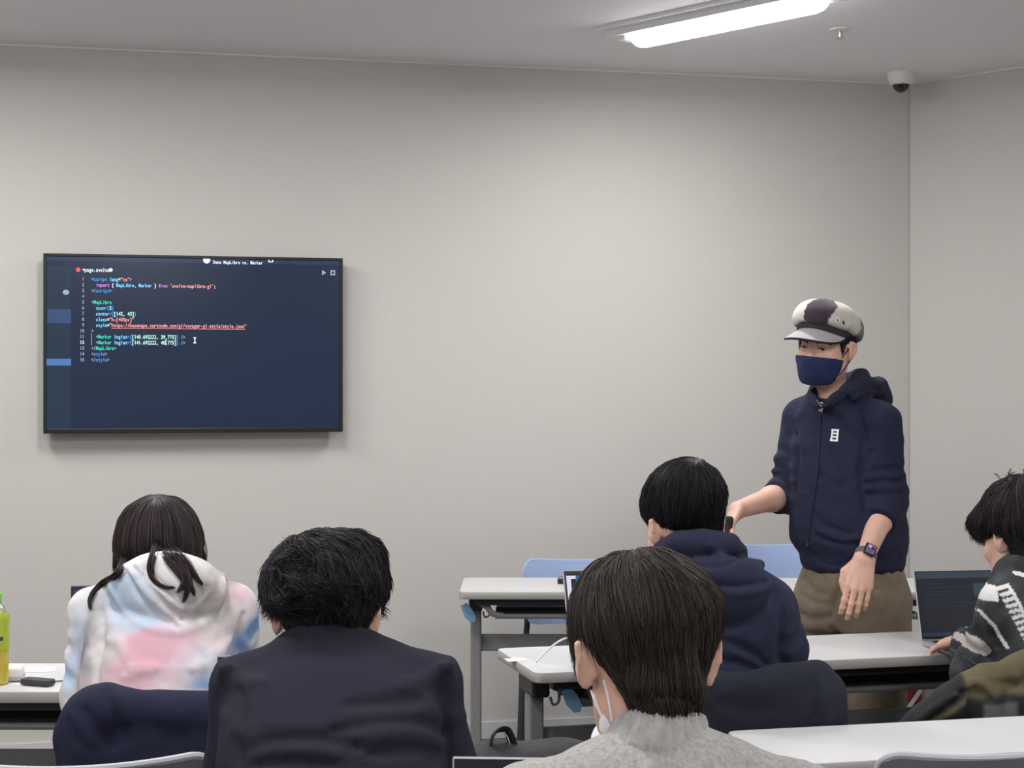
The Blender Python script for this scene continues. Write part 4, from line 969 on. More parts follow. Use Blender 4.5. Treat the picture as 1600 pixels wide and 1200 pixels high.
        put(seg_(1533, 955, 1551, 978, 2.2) | seg_(1551, 978, 1566, 1007, 2.4), wh)
        put((((u - 1526) * .86 + (v - 1008) * .5) / 24) ** 2 + ((-(u - 1526) * .5 + (v - 1008) * .86) / 11) ** 2 < 1 + .3 * n2, tp)
        put(((u - 1494) / 7) ** 2 + ((v - 1026) / 11) ** 2 < 1, tp); put(((u - 1483) / 7) ** 2 + ((v - 1058) / 12) ** 2 < 1, wh)
        put(seg_(1586, 895, 1600, 898, 3) | seg_(1605, 893, 1650, 905, 3), wh); put(seg_(1510, 1028, 1532, 1042, 1.3) | seg_(1513, 1038, 1527, 1050, 1.2), gr)
        put((np.abs(v - 1120 - 8 * n1) < 10) & (u > 1560), tp)
        return c
    M['pattern'] = mat('patterned_knit', rgb(40, 42, 45), .95, attr=True, bump=.6, bscale=260)
    lo, hi = bounds([np.array([cx - .36, cy - .24, .44]), np.array([cx + .34, cy + .42, 1.08])], 0); field_obj('sweater', f, lo, hi, .0042, M['pattern'], root, O, 1, knit)
    g = Field(); ca, cb = px(1613, 905, 4.265), px(1600, 880, 4.29); g.add(cone(ca, cb, .072, .064)); g.cut(plane(cb, cb - ca), .003); g.sub(cone(ca, cb + (cb - ca), .055, .058), .003); lo, hi = bounds([ca], .12)
    M['shirt'] = mat('white_shirt', rgb(230, 230, 238), .8); field_obj('shirt_collar', g, lo, hi, .004, M['shirt'], root, O, 1)
    lower_clothes(root, O, J, M['trouser_dark'])
# ================================================================== the standing man
if 'P' in WHO:
    Yp = 5.3; O = np.array([px(1330, 0, Yp)[0], 5.3, 0]); yaw = math.radians(147)
    root = thing('person', O, 0, 'standing person in a patchwork cap, navy face mask and navy zip hoodie by the wall', 'person')
    fw = np.array([-math.sin(yaw), math.cos(yaw), 0]); rt = np.array([math.cos(yaw), math.sin(yaw), 0])
    HO = px(1291, 545, 5.30); HF = headframe(HO, math.radians(141), -.06, -.10, .98); H, R, k = HF
    neck = px(1303, 612, 5.33)
    J = dict(pel=px(1332, 890, 5.3), chest=px(1320, 720, 5.32), neck=neck, head=HO, skull=H(0, -.02, -.05), shL=px(1375, 660, 5.20), shR=px(1254, 655, 5.42),
             elL=px(1386, 784, 5.20), elR=px(1228, 772, 5.40), wrL=px(1351, 872, 5.06), wrR=px(1152, 797, 5.20))
    for s, q, kx in (('L', -1, 1374), ('R', 1, 1340)):
        J['hip' + s] = J['pel'] + rt * q * .085 + (0, 0, -.04); J['kn' + s] = px(kx, 1092, 5.3 + q * .05); J['an' + s] = np.array([px(kx, 0, 5.3)[0], 5.32 + q * .06, .085]); J['toe' + s] = J['an' + s] + fw * .15 + (0, 0, -.05)
    f = Field(); add_limbs(f, J, 1.18); add_head(f, HF, jw=1.0); f.add(ell(H(0, .022, -.028), np.array((.069, .068, .074)) * k, R), .02)
    hd, TL = hand_field(J['wrL'], px(1335, 950, 5.03) - J['wrL'], (-.15, -1, .1), 1, [(.22, .28, .22), (.24, .30, .22), (.24, .32, .25), (.24, .34, .28)], 1.05, .012, (.012, .0)); f.add(hd.prim(J['wrL'], .24), .012)
    hd, TR = hand_field(J['wrR'], px(1128, 838, 5.12) - J['wrR'], (-.9, -.2, .35), 1, [(.15, .25, .2), (.2, .3, .2), (.25, .35, .25), (.3, .4, .3)], .98, .02, (.01, .012)); f.add(hd.prim(J['wrR'], .24), .012)
    body = make_body(root, O, f, J, .0036)
    HF_fw = R @ np.array([0, 1., 0])
    def fwd_hit(fl, pts, d, off):
        q = np.array(pts, float)
        for _ in range(60): q = q - d * np.clip(fl(q) - off, -.01, .02)[:, None] * .8
        return q
    for s in (-1, 1):                                   # eyes, eyebrows
        b = MB(); b.lathe([(.0114 * k * math.cos(a), .0114 * k * math.sin(a)) for a in np.linspace(-PI / 2 * .98, PI / 2 * .98, 11)], (0, 0, 0), 16); V = np.concatenate(b.v) + H(s * .032, .0790, .0045); b.v = [V]; e_ = b.build('eye', M['eye'], root, smooth='all', origin=O)
        b = MB(); b.lathe([(.0050, -.0012), (.0048, .0008), (.0025, .0016)], (0, 0, 0), 14, R=R @ rotx(-PI / 2)); b.v = [np.concatenate(b.v) + H(s * .032 - .002, .0893, .0042)]; b.build('iris', M['iris'], e_, smooth=True, origin=O)
        p = hit_dir = [H(s * .016, .096, .022), H(s * .030, .0965, .028), H(s * .046, .088, .026), H(s * .054, .078, .020)]
        pp = fwd_hit(f, [q + HF_fw * .05 for q in p], HF_fw, .001)
        b = MB(); b.tube(spline(pp, 4), np.concatenate([[.0015], np.full(len(spline(pp, 4)) - 2, .0024), [.0012]]), 8); b.build('eyebrow', M['hair_plain'], root, smooth=True, origin=O)
        pl = fwd_hit(f, [H(s * x, .15, z) for x, z in ((.0200, .0056), (.0260, .0082), (.0340, .0086), (.0400, .0074), (.0440, .0054))], HF_fw, .0003)
        b = MB(); b.tube(spline(pl, 4), .0014, 6); b.build('eyelid_line', M['hair_plain'], root, smooth=True, origin=O)
    face_mask(root, O, HF, M['masknavy'], f)
    # short hair showing under the cap
    hf = Field(); hf.add(ell(H(0, -.020, .022), np.array((.082, .094, .082)) * k, R)); hf.add(cone(H(0, -.06, -.02), H(0, -.068, -.058), .05, .035), .03)
    hf.sub(ell(H(0, .135, -.04), (.084, .095, .12), R), .008)
    for s in (-1, 1): hf.sub(ell(H(s * .088, -.002, -.020), (.028, .024, .042), R), .005); hf.add(cone(H(s * .074, .034, .03), H(s * .073, .028, -.005), .008, .005), .006)
    hf.cut(plane(H(0, 0, .08), R @ np.array([0, 0, 1])), .004)
    hair_mesh(root, O, hf, *bounds([HO], .18), crown=H(0, -.03, .12), n=2600, nseg=4, seg=.007, w=.0006, seed=21, down=.4, wave=.2, lift=(.0004, .0015), tint=(36, 33, 36), var=.4, h=.005, whorl=0)
    # cap: puffed crown of eight panels, band, peak
    CR = R @ rotx(.16); CO = H(.012, -.006, .062); CF = lambda x, y, z: CO + CR @ np.array([x, y, z])
    cf = Field(); cf.add(ell(CF(0, -.010, .022), (.108, .124, .064), CR)); cf.add(ell(CF(0, -.06, -.002), (.092, .075, .052), CR), .03); cf.add(ell(CF(0, .02, .035), (.085, .09, .052), CR), .03)
    cf.cut(plane(CF(0, 0, -.006), CR @ np.array([0, .16, -1])), .012)
    cf.disp(lambda P: -.0035 * np.abs(np.cos(4 * np.arctan2((P - CO) @ CR[:, 0], (P - CO) @ CR[:, 1] + .01) + .25)) ** .5 + .002 + .0035 * vnoise(P, 22, 5))
    def capcol(V):
        az = np.degrees(np.arctan2(-((V - CO) @ CR[:, 0]), (V - CO) @ CR[:, 1] + .01)) ; az = az + 3 * vnoise(V, 90, 3); az = az + np.clip((az - 5) / 30, 0, 1) * 24 * (1 - np.clip(((V - CO) @ CR[:, 2]) / .075, 0, 1)) * np.clip((74 - az) / 26, 0, 1)   # towards his own left is positive
        cols = [((-58, -8), (224, 216, 210)), ((-8, 44), (62, 50, 60)), ((44, 100), (206, 200, 190)), ((100, 180), (112, 108, 112)), ((-180, -150), (112, 108, 112)), ((-150, -100), (196, 190, 182)), ((-100, -58), (62, 50, 60))]
        c = np.zeros((len(V), 3))
        for (a, b_), q in cols: c[(az >= a) & (az < b_)] = [lin(x) for x in q]
        return c * (1 + .10 * vnoise(V, 60, 4)[:, None])
    M['capcloth'] = mat('patchwork_fleece', rgb(200, 200, 200), .95, attr=True, bump=.7, bscale=260, sheen=.2)
    lo, hi = bounds([CO], .19); cap = field_obj('cap', cf, lo, hi, .004, M['capcloth'], root, O, 1, capcol)
    bf = Field(); bf.add(ell(CF(0, -.008, .0), (.0885, .107, .13), CR)); bf.cut(plane(CF(0, 0, .030), CR @ np.array([0, -.1, 1])), .003); bf.cut(plane(CF(0, 0, -.038), CR @ np.array([0, -.06, -1])), .003); bf.sub(ell(CF(0, -.008, -.03), (.079, .098, .045), CR), .003)
    field_obj('cap_band', bf, lo, hi, .004, mat('dark_cap_band', rgb(52, 44, 54), .9, bump=.4, bscale=400), cap, O)
    b = MB(); V = []; Fc = []; nu, nv = 22, 6                   # curved peak with thickness
    for side in (0, 1):
        for j in range(nv + 1):
            for i in range(nu + 1):
                a = -1.32 + 2.64 * i / nu; rin = 1.0; w = j / nv * .068 * max(0, math.cos(a * 1.16)) ** .8
                x = math.sin(a) * (.086 + w * .55); y = -.008 + math.cos(a) * .103 + w * 1.0
                z = -.006 - (x / .086) ** 2 * .017 - (w / .06) * .036 - side * .007
                V.append(CF(x, y, z))
    w1 = nu + 1; K_ = (nv + 1) * w1
    for j in range(nv):
        for i in range(nu):
            a = j * w1 + i; Fc.append((a, a + 1, a + 1 + w1, a + w1)); Fc.append((K_ + a, K_ + a + w1, K_ + a + 1 + w1, K_ + a + 1))
    for i in range(nu): a = nv * w1 + i; Fc.append((a, a + 1, K_ + a + 1, K_ + a)); Fc.append((i, K_ + i, K_ + i + 1, i + 1))
    b._add(V, [q for q in Fc]); b.m = [0 if i % 2 == 0 and i < 2 * nu * nv else 1 for i in range(len(Fc))]
    b.build('cap_peak', [mat('grey_marl_felt', rgb(184, 178, 182), .95, bump=.8, bscale=300, var=.12, vscale=150), mat('dark_peak_lining', rgb(34, 28, 34), .9)], cap, smooth=True, origin=O)
    b = MB(); b.lathe([(.009, 0), (.008, .004), (.003, .006)], (0, 0, 0), 14, R=CR); b.v = [np.concatenate(b.v) + CF(0, -.005, .085)]; b.build('cap_button', mat('button_cloth', rgb(62, 50, 60), .9), cap, smooth=True, origin=O)
    def sticker(name, quads, fld, mt, parent, Y0, Y1, off=.0012):
        b = MB()
        for q in quads:
            p = hit(fld, q, Y0, Y1); p = p + grad(fld, p) * off; b._add(p, [tuple(range(len(q)))[::-1]])
        return b.build(name, mt, parent, origin=O)
    sticker('flag_emblem', [[(1306.2, 495.5), (1309, 494.6), (1312.2, 498.2), (1312.8, 501.8), (1309, 504.2), (1305.2, 503)]], cf, mat('white_stitching', rgb(236, 234, 230), .8), cap, 4.9, 5.5)
    sticker('flag_emblem_mark', [[(1308.0, 497.4), (1309.2, 497.2), (1309.0, 500.6), (1310.8, 500.8), (1310.6, 502), (1307.6, 502)]], cf, M['trim_dark'], cap, 4.9, 5.5, .002)
    sticker('script_emblem', [[(1316.0, 501), (1317.4, 500.6), (1317.6, 506.4), (1316.6, 506.4)], [(1317.2, 502), (1319.8, 503.2), (1319.4, 505), (1317.6, 504.4)], [(1318.4, 504.6), (1319.8, 507.2), (1318.8, 508), (1317.6, 505.6)]], cf, M['trim_dark'], cap, 4.9, 5.5)

    # ---------------- hoodie
    f = Field(); c0 = px(1326, 0, 5.3)
    zz = lambda y: CAMZ - (y - 600) * 5.3 / F
    def row(y, xc, rx, ry, dy=0): p = px(xc, y, 5.3 + dy); return (p[2], p[0], p[1], rx, ry)
    f.add(loft([row(893, 1333, .166, .132), row(866, 1331, .170, .138), row(846, 1327, .184, .152), row(800, 1324, .184, .156), row(740, 1322, .178, .146), row(690, 1320, .176, .132, .01), row(650, 1317, .150, .108, .02), row(620, 1311, .09, .085, .03)], yaw, 2.2))
    for s in 'LR':
        f.add(cone(px(1308, 640, 5.33), J['sh' + s], .062, .058), .06)
    core = f.copy()
    f.add(cone(J['shL'], J['elL'], .064, .060, (.0045, .045, .45, 1.3)), .03); e2 = J['elL'] + (J['wrL'] - J['elL']) * .36
    sl = Field(); sl.add(cone(J['elL'] + (0, 0, .03), e2 + (J['wrL'] - J['elL']) * .2, .062, .054)); sl.cut(plane(e2, J['wrL'] - J['elL']), .006); f.add(sl.prim(J['elL'], .2), .018)
    f.add(cone(J['shR'], J['elR'], .064, .056, (.005, .05, .35, 1.3)), .03); e3 = J['elR'] + (J['wrR'] - J['elR']) * .22
    sl = Field(); sl.add(cone(J['elR'], e3 + (J['wrR'] - J['elR']) * .2, .058, .054)); sl.cut(plane(e3, J['wrR'] - J['elR']), .006); f.add(sl.prim(J['elR'], .2), .018)
    # hood lying behind the neck and standing up at its sides
    f.add(chain([px(1277, 634, 5.15), px(1294, 629, 5.13), px(1314, 617, 5.17), px(1336, 600, 5.26), px(1346, 588, 5.36), px(1336, 594, 5.46), px(1305, 600, 5.50), px(1276, 606, 5.43), px(1270, 616, 5.28), px(1275, 632, 5.16)], [.013, .016, .020, .026, .03, .03, .028, .022, .016, .013]), .012)
    f.add(chain([px(1330, 618, 5.18), px(1352, 604, 5.27), px(1372, 604, 5.38), px(1366, 610, 5.48)], [.02, .028, .034, .03]), .012); f.add(ell(px(1362, 622, 5.44), (.07, .07, .06)), .03)
    f.sub(cone(px(1294, 622, 5.27), px(1290, 560, 5.28), .046, .060), .01); f.sub(cone(px(1284, 628, 5.13), px(1291, 604, 5.2), .010, .030), .010)
    f.disp(lambda P: .0035 * vnoise(P, 11, 7) + .0022 * vnoise(P * (1, 1, 1.5), 24, 1))
    f = grooves(f, [[(1312, 632), (1334, 616), (1356, 606), (1376, 610)], [(1340, 640), (1350, 690), (1345, 740), (1352, 800)], [(1244, 676), (1246, 720), (1242, 768)]], 4.8, 5.7, .010, .008, .01)
    f = grooves(f, [[(1282, 740), (1300, 756), (1318, 764)], [(1270, 800), (1290, 822), (1330, 836)], [(1276, 836), (1310, 850), (1350, 848)], [(1300, 700), (1318, 730), (1334, 750)], [(1362, 706), (1350, 728), (1345, 742)], [(1352, 738), (1376, 734), (1404, 730)], [(1354, 756), (1380, 752), (1406, 752)], [(1356, 772), (1384, 772), (1406, 770)]], 4.8, 5.7, .011, .005, .014)
    f = ridges(f, [[(1352, 746), (1378, 742), (1408, 740)], [(1354, 764), (1382, 762), (1408, 760)], [(1280, 830), (1316, 843), (1352, 840)], [(1226, 742), (1236, 748), (1244, 752)], [(1222, 724), (1236, 730), (1246, 738)]], 4.8, 5.7, .010, .005, .012)
    f = ridges(f, [[(1247, 772), (1266, 771)], [(1267, 769), (1288, 768), (1309, 766), (1306, 780), (1306, 794)]], 4.8, 5.7, .004, .0025, .003)
    f = grooves(f, [[(1262, 862), (1300, 884), (1345, 872)], [(1360, 858), (1392, 846), (1413, 838)], [(1253, 848), (1262, 862)]], 4.8, 5.7, .005, .003, .006)
    rib = lambda P: .0009 * np.sin(150 * ((P - c0) @ rt + .6 * ((P - c0) @ fw))) * np.clip((zz(856) - P[:, 2]) * 80, 0, 1)
    f.disp(rib)
    lo, hi = bounds([px(1180, 560, 5.05), px(1425, 905, 5.62)], 0); lo[1] = 4.98; lo[2] -= .02; hi[0] += .04
    M['navyzip'] = mat('navy_zip_fleece', rgb(42, 44, 66), .95, bump=.45, bscale=420, sheen=.02, spec=.2, var=.07, vscale=40)
    hd_o = field_obj('hoodie', f, lo, hi, .0046, M['navyzip'], root, O, 1)
    zp = hit(f, spline([(1283, 634), (1281, 680), (1277, 740), (1268, 800), (1262, 852)], 6), 4.8, 5.6)
    b = MB(); b.tube(zp + grad(f, zp) * .001, .0042, 6); b.build('zip', mat('zip_tape', rgb(28, 29, 50), .8), hd_o, smooth=True, origin=O)
    zq = hit(f, [(1276, 625), (1283, 634)], 4.8, 5.6); b = MB(); b.tube(zq + np.array([0, -.003, 0]), .003, 6); b.build('zip_teeth', M['chrome'], hd_o, smooth=True, origin=O)
    zq = hit(f, [(1284, 632), (1281, 643)], 4.8, 5.6); b = MB(); m_ = zq.mean(0); b.box(m_ + (0, -.007, 0), (.012, .006, .026), .003, R=roty(.25)); b.box(m_ + (0, -.006, .014), (.014, .009, .010), .003); b.build('zip_pull', M['chrome'], hd_o, origin=O)
    zq = hit(f, [(1262, 842), (1262, 852)], 4.8, 5.6); b = MB(); b.tube(zq + np.array([0, -.003, 0]), .0032, 6); b.build('zip_stop', M['chrome'], hd_o, smooth=True, origin=O)
    TLp, TRp, BRp, BLp = [np.array(q) for q in ((1299.6, 670.4), (1311.4, 671.0), (1309.4, 690.4), (1296.7, 689.4))]
    U = lambda x, y: tuple((TLp * (1 - x) + TRp * x) * (1 - y) + (BLp * (1 - x) + BRp * x) * y)
    em = sticker('chest_emblem', [[U(x0, y0), U(x0, y1), U(x1, y1), U(x1, y0)] for x0, x1, y0, y1 in ((0, 1, 0, .17), (0, 1, .84, 1), (.04, .27, .17, .84), (.74, .98, .17, .84), (.27, .74, .29, .43), (.27, .74, .57, .71))], f, mat('white_print', rgb(238, 238, 242), .7), hd_o, 4.8, 5.6, .0018)
    g = Field(); g.add(cone(px(1296, 622, 5.28), px(1302, 660, 5.30), .056, .056)); g.cut(plane(px(1288, 631, 5.2), R @ np.array([0, .08, 1])), .004); lo2, hi2 = bounds([px(1292, 640, 5.26)], .13)
    field_obj('undershirt', g, lo2, hi2, .006, mat('dark_undershirt', rgb(30, 28, 44), .9), root, O)
    # ---------------- trousers and shoes
    f = Field(); f.add(loft([row(840, 1331, .150, .118), row(895, 1333, .158, .124), row(940, 1331, .168, .128), row(985, 1331, .170, .128)], yaw, 2.2))
    for s in 'LR': f.add(cone(J['hip' + s] + (0, 0, -.06), J['kn' + s], .100, .082), .04); f.add(cone(J['kn' + s], J['an' + s] + (0, 0, .01), .082, .070, (.006, .09, .3, 1.2)), .02)
    f.cut(plane((0, 0, .06), (0, 0, -1)), .01)
    f.disp(lambda P: .004 * vnoise(P, 12, 3) + .003 * vnoise(P * (1, 1, .6), 26, 9))
    f = grooves(f, [[(1300, 960), (1310, 930), (1322, 905)], [(1252, 930), (1272, 942), (1300, 944)], [(1248, 960), (1270, 968), (1296, 964)], [(1256, 905), (1272, 925), (1290, 930)], [(1300, 980), (1310, 990), (1312, 998)]], 4.8, 5.7, .012, .008, .012)
    f = grooves(f, [[(1396, 880), (1394, 930), (1400, 998)], [(1350, 922), (1372, 920), (1390, 921)]], 4.8, 5.7, .005, .004, .005)
    M['khaki'] = mat('brown_corduroy', rgb(130, 116, 98), .95, bump=.6, bscale=350, var=.14, vscale=30, sheen=.15)
    lo, hi = bounds([J['anL'], J['anR'], J['pel'], px(1250, 840, 5.3), px(1420, 840, 5.3)], .14); lo[2] = .04; field_obj('trousers', f, lo, hi, .007, M['khaki'], root, O, 1)
    for s in 'LR':
        a, t = J['an' + s], J['toe' + s]; d = fw; g = Field(); g.add(cone(a + (0, 0, -.03), t + (0, 0, .018), .048, .042)); g.add(cone(a - d * .03 + (0, 0, -.04), a + (0, 0, .03), .042, .042), .02); g.add(cone(t - d * .03, t + d * .06, .04, .034), .02); g.cut(plane((0, 0, .02), (0, 0, -1)), .004)
        lo, hi = bounds([a, t], .13); so = field_obj('shoe', g, lo, hi, .007, M['shoe'], root, O)
        g2 = Field(); g2.add(cone(a - d * .03 + (0, 0, -.065), t + d * .055 + (0, 0, -.015), .046, .042)); g2.cut(plane((0, 0, .024), (0, 0, 1)), .003); g2.cut(plane((0, 0, .001), (0, 0, -1)), .002); field_obj('sole', g2, lo, hi, .007, M['shoe_sole'], so, O)
    # ---------------- wrist watch
    ax = unit(J['wrL'] - J['elL']); wc = J['wrL'] - ax * .012; dz = unit(np.array([-.05, -1, .1]) - ax * (np.array([-.05, -1, .1]) @ ax)); dx = np.cross(ax, dz)
    b = MB(); ring = [wc + .0325 * math.cos(t) * dx + .0300 * math.sin(t) * dz for t in np.linspace(0, 2 * PI, 28, endpoint=False)]; b.tube(ring, .010, 10, closed=True, flat=(ax, .25))
    wt = b.build('wrist_watch', mat('grey_woven_strap', rgb(104, 102, 104), .8, bump=.5, bscale=900), root, smooth=True, origin=O)
    RW = np.stack([dx, -ax, dz], 1); b = MB(); b.box(wc + dz * .034, (.036, .042, .011), .006, R=RW, seg=3); b.build('watch_case', M['black'], wt, smooth=True, origin=O)
    b = MB(); b.box(wc + dz * .0400, (.027, .032, .001), .0003, R=RW); b.build('watch_screen', mat('watch_screen', rgb(10, 10, 12), .1, emit=rgb(150, 110, 160), estr=.6), wt, origin=O)
    for (u, v, w_, h_, c) in ((-.006, .004, .010, .008, (40, 50, 110)), (.004, .008, .008, .010, (232, 200, 230)), (.002, -.008, .014, .005, (60, 90, 190)), (-.007, -.004, .006, .006, (190, 60, 90))):
        b = MB(); b.box(wc + dz * .0407 + dx * u - ax * v, (w_, h_, .0004), R=RW); b.build('watch_glyph', mat('watch_glyph', rgb(10, 10, 12), .1, emit=rgb(*c), estr=.7), wt, origin=O)
    # phone held in the right hand: a thing of its own
    ph = TR((-.004, .088, -.034)); y_ = unit(px(1128, 838, 5.12) - J['wrR']); b = MB(); p0 = px(1137, 833, 5.12)
    t = thing('remote_control', p0, 0, 'small black remote held in the right hand of the standing man', 'remote')
    b.box((0, 0, 0), (.022, .034, .105), .006, R=roty(.12)); b.build('casing', M['blackm'], t)
    b = MB(); b.box((-.003, -.018, .012), (.010, .003, .018), .001, R=roty(.12)); b.build('button', M['dark'], t)
# ------------------------------------------------------------------ laptops
M['lap'] = mat('laptop_aluminium', rgb(178, 179, 182), .4, metal=.35)
M['key'] = mat('key_cap', rgb(28, 28, 30), .6)
def laptop(loc, rz, W_, D_, H_, tilt, shell_m, label, draw, thin=.006):
    """local: hinge along x at the origin, base towards -y (the user), screen leaning back over +y"""
    t = thing('laptop', loc, rz, label, 'laptop')
    b = MB(); b.box((0, -D_ / 2, .008), (W_, D_, .013), .005, seg=3); base = b.build('base', shell_m, t)
    b = MB(); b.box((0, -D_ * .33, .0148), (W_ * .84, D_ * .42, .0008)); b.build('keyboard_well', M['blackm'], base)
    b = MB()
    for r in range(5):
        for c in range(13): b.box((-W_ * .39 + W_ * .78 * c / 12, -D_ * .15 - r * D_ * .085, .0160), (W_ * .052, D_ * .066, .0014))
    b.build('keys', M['key'], base)
    b = MB(); b.box((0, -D_ * .78, .0147), (W_ * .36, D_ * .32, .0006)); b.build('touchpad', shell_m, base)
    Rt = rotx(-tilt); o = np.array([0, .004, .012]); P = lambda x, y, z: Rt @ np.array([x, y, z]) + o
    b = MB(); b.box(P(0, 0, H_ / 2), (W_, thin, H_), .0028, R=Rt, seg=2); lid = b.build('lid', shell_m, t)
    b = MB(); b.box(P(0, -thin / 2 - .0002, H_ / 2 + .001), (W_ - .006, .001, H_ - .008), .0004, R=Rt); b.build('bezel', M['black'], lid)
    def rect(nm, x0, z0, x1, z1, m, k=0): b = MB(); b.box(P((x0 + x1) / 2 * W_, -thin / 2 - .0010 - .0003 * k, (z0 + z1) / 2 * H_), (abs(x1 - x0) * W_, .0005, abs(z1 - z0) * H_), R=Rt); return b.build(nm, m, lid)
    draw(rect)
    b = MB(); b.tube([P(-W_ * .4, .0, -.004), P(W_ * .4, .0, -.004)], .006, 10); b.build('hinge', M['dark'], t, smooth=True)
    return t
L_blue, L_lil, L_dark, L_teal = scr('lap_blue', 38, 98, 160, .9), scr('lap_lilac', 226, 220, 246, .95), scr('lap_dark', 24, 24, 36, .8), scr('lap_teal', 40, 58, 66, .7)
def draw_n(r):
    r('screen', -.475, .05, .475, .96, L_lil); r('screen_sidebar', -.475, .05, -.44, .96, L_lil, 1); r('screen_rail', -.44, .05, -.40, .90, L_dark, 1)
    r('screen_menu', -.475, .935, .475, .96, L_dark, 2); r('screen_tabs', -.40, .845, .475, .935, L_blue, 1)
    for i in range(9): r('tab', -.37 + i * .09, .915, -.31 + i * .09, .925, L_lil, 2)
laptop((*px(990, 0, 4.43)[:2], DZ), A2 - .03, .345, .235, .252, .36, M['lap'], 'silver laptop with a lit lilac screen in front of the navy hoodie', draw_n)
L_ed, L_edt = scr('lap_editor', 32, 34, 42, .8), scr('lap_editor_top', 58, 72, 84, .75); L_line = scr('lap_line', 48, 58, 84, .7)
def draw_r(r):
    r('screen', -.48, .06, .48, .97, L_ed); r('screen_title', -.48, .88, .48, .97, L_edt, 1); r('screen_panel', .12, .62, .48, .80, L_edt, 1); r('screen_status', -.48, .06, .48, .115, L_line, 1)
    for i in range(7): r('text_row', -.42, .80 - i * .055, -.2 + .12 * ((i * 7) % 4), .806 - i * .055, L_line, 1)
p = px(1512, 0, 4.80); laptop((p[0], p[1] - .01, DZ), A2 - .10, .285, .205, .205, .30, M['lap'], 'open silver laptop with a dark screen under the hand of the patterned knit', draw_r)
L_pur = scr('lap_purple', 70, 62, 92, .8)
def draw_w(r): r('screen', -.475, .05, .475, .95, L_lil); r('screen_top', -.475, .78, .475, .95, L_pur, 1); r('screen_tab', -.45, .86, -.2, .9, L_lil, 2)
laptop((px(214, 0, 4.36)[0], 4.33, DZ), .20, .325, .18, .215, .18, mat('laptop_graphite', rgb(70, 68, 84), .4, metal=.3), 'dark laptop almost hidden in front of the tie-dyed hoodie', draw_w)
def draw_s(r):
    r('screen', -.475, .05, .475, .95, L_teal)
    for i in range(9): r('text_row', -.44, .86 - i * .08, -.1 + .1 * ((i * 5) % 4), .872 - i * .08, L_line, 1)
laptop((px(478, 0, 3.05)[0] + .01, 3.04, DZ), 0, .355, .185, .238, .14, mat('laptop_olive_grey', rgb(112, 118, 116), .5, metal=.3), 'grey laptop behind the left sleeve of the suit jacket', draw_s)
def draw_g(r): r('screen', -.48, .04, .48, .965, L_dark)
laptop((px(856, 0, 2.41)[0] + .005, 2.385, DZ), -.055, .292, .185, .197, .16, M['lap'], 'dark laptop at the bottom edge left of the grey sweater', draw_g)

# ------------------------------------------------------------------ things on the desks
p = px(-7, 1070, 4.16)
t = thing('drink_bottle', (p[0], p[1], DZ), 0, 'green capped bottle of yellow green tea at the left edge', 'bottle')
M['tea'] = mat('green_tea', rgb(196, 178, 60), .1, spec=.6, coat=.6); M['label_g'] = mat('bottle_label', rgb(178, 196, 60), .45, var=.25, vscale=28); M['capg'] = mat('green_cap', rgb(120, 200, 70), .4)
M['pet'] = mat('clear_bottle', rgb(236, 240, 238), .08, trans=.85, ior=1.3, coat=.4)
b = MB(); b.lathe([(.028, 0), (.032, .004), (.0325, .075), (.0315, .08), (.0325, .085), (.0325, .150)], n=24); b.build('tea', M['tea'], t, smooth=True)
b = MB(); b.lathe([(.0330, .146), (.0335, .160), (.031, .176), (.020, .196), (.0135, .204), (.0135, .210)], n=24); b.build('bottle_neck', M['pet'], t, smooth=True)
b = MB(); b.lathe([(.0334, .088), (.0336, .09), (.0336, .172), (.0315, .178)], n=24); lb = b.build('label', M['label_g'], t, smooth=True)
b = MB(); b.lathe([(.0342, .118), (.0342, .126)], n=10); b.v = [np.array([(.0337 * math.cos(a), .0337 * math.sin(a), z) for z in (.112, .122) for a in np.linspace(-1.1, -.7, 6)])]; b.f = [(i, i + 1, 7 + i, 6 + i) for i in range(5)]; b.m = [0] * 5; b.build('label_mark', mat('dark_green_print', rgb(50, 84, 66), .5), lb)
b = MB(); b.lathe([(.0155, .206), (.0155, .226), (.0135, .229)], n=24); b.build('cap', M['capg'], t, smooth=True)
p = px(20, 1058, 4.22)
t = thing('tissue_pack', (p[0], p[1], DZ), .1, 'small white paper pack behind the bottle at the left edge', 'tissues')
b = MB(); b.box((0, 0, .018), (.05, .07, .036), .010, seg=3); b.build('pack', mat('white_paper', rgb(232, 226, 222), .8), t, smooth=True)
b = MB(); b.box((0, -.006, .008), (.054, .062, .012), .003); b.build('pack_base', M['rim'], t)
p = px(59, 1068, 4.14)
t = thing('power_bank', (p[0], p[1], DZ), -.35, 'black flat power bank on the left desk with a cable', 'charger')
b = MB(); b.box((0, 0, .0095), (.085, .034, .017), .006, seg=3); b.build('casing', mat('charcoal_plastic', rgb(54, 53, 56), .5), t, smooth=True)
b = MB(); b.tube(spline([(.02, .015, .006), (.03, .05, .0045), (.08, .075, .0045), (.16, .09, .0045), (.26, .09, .0045)], 6), .0024, 6); b.build('cable', mat('grey_cable', rgb(120, 118, 120), .6), t, smooth=True)
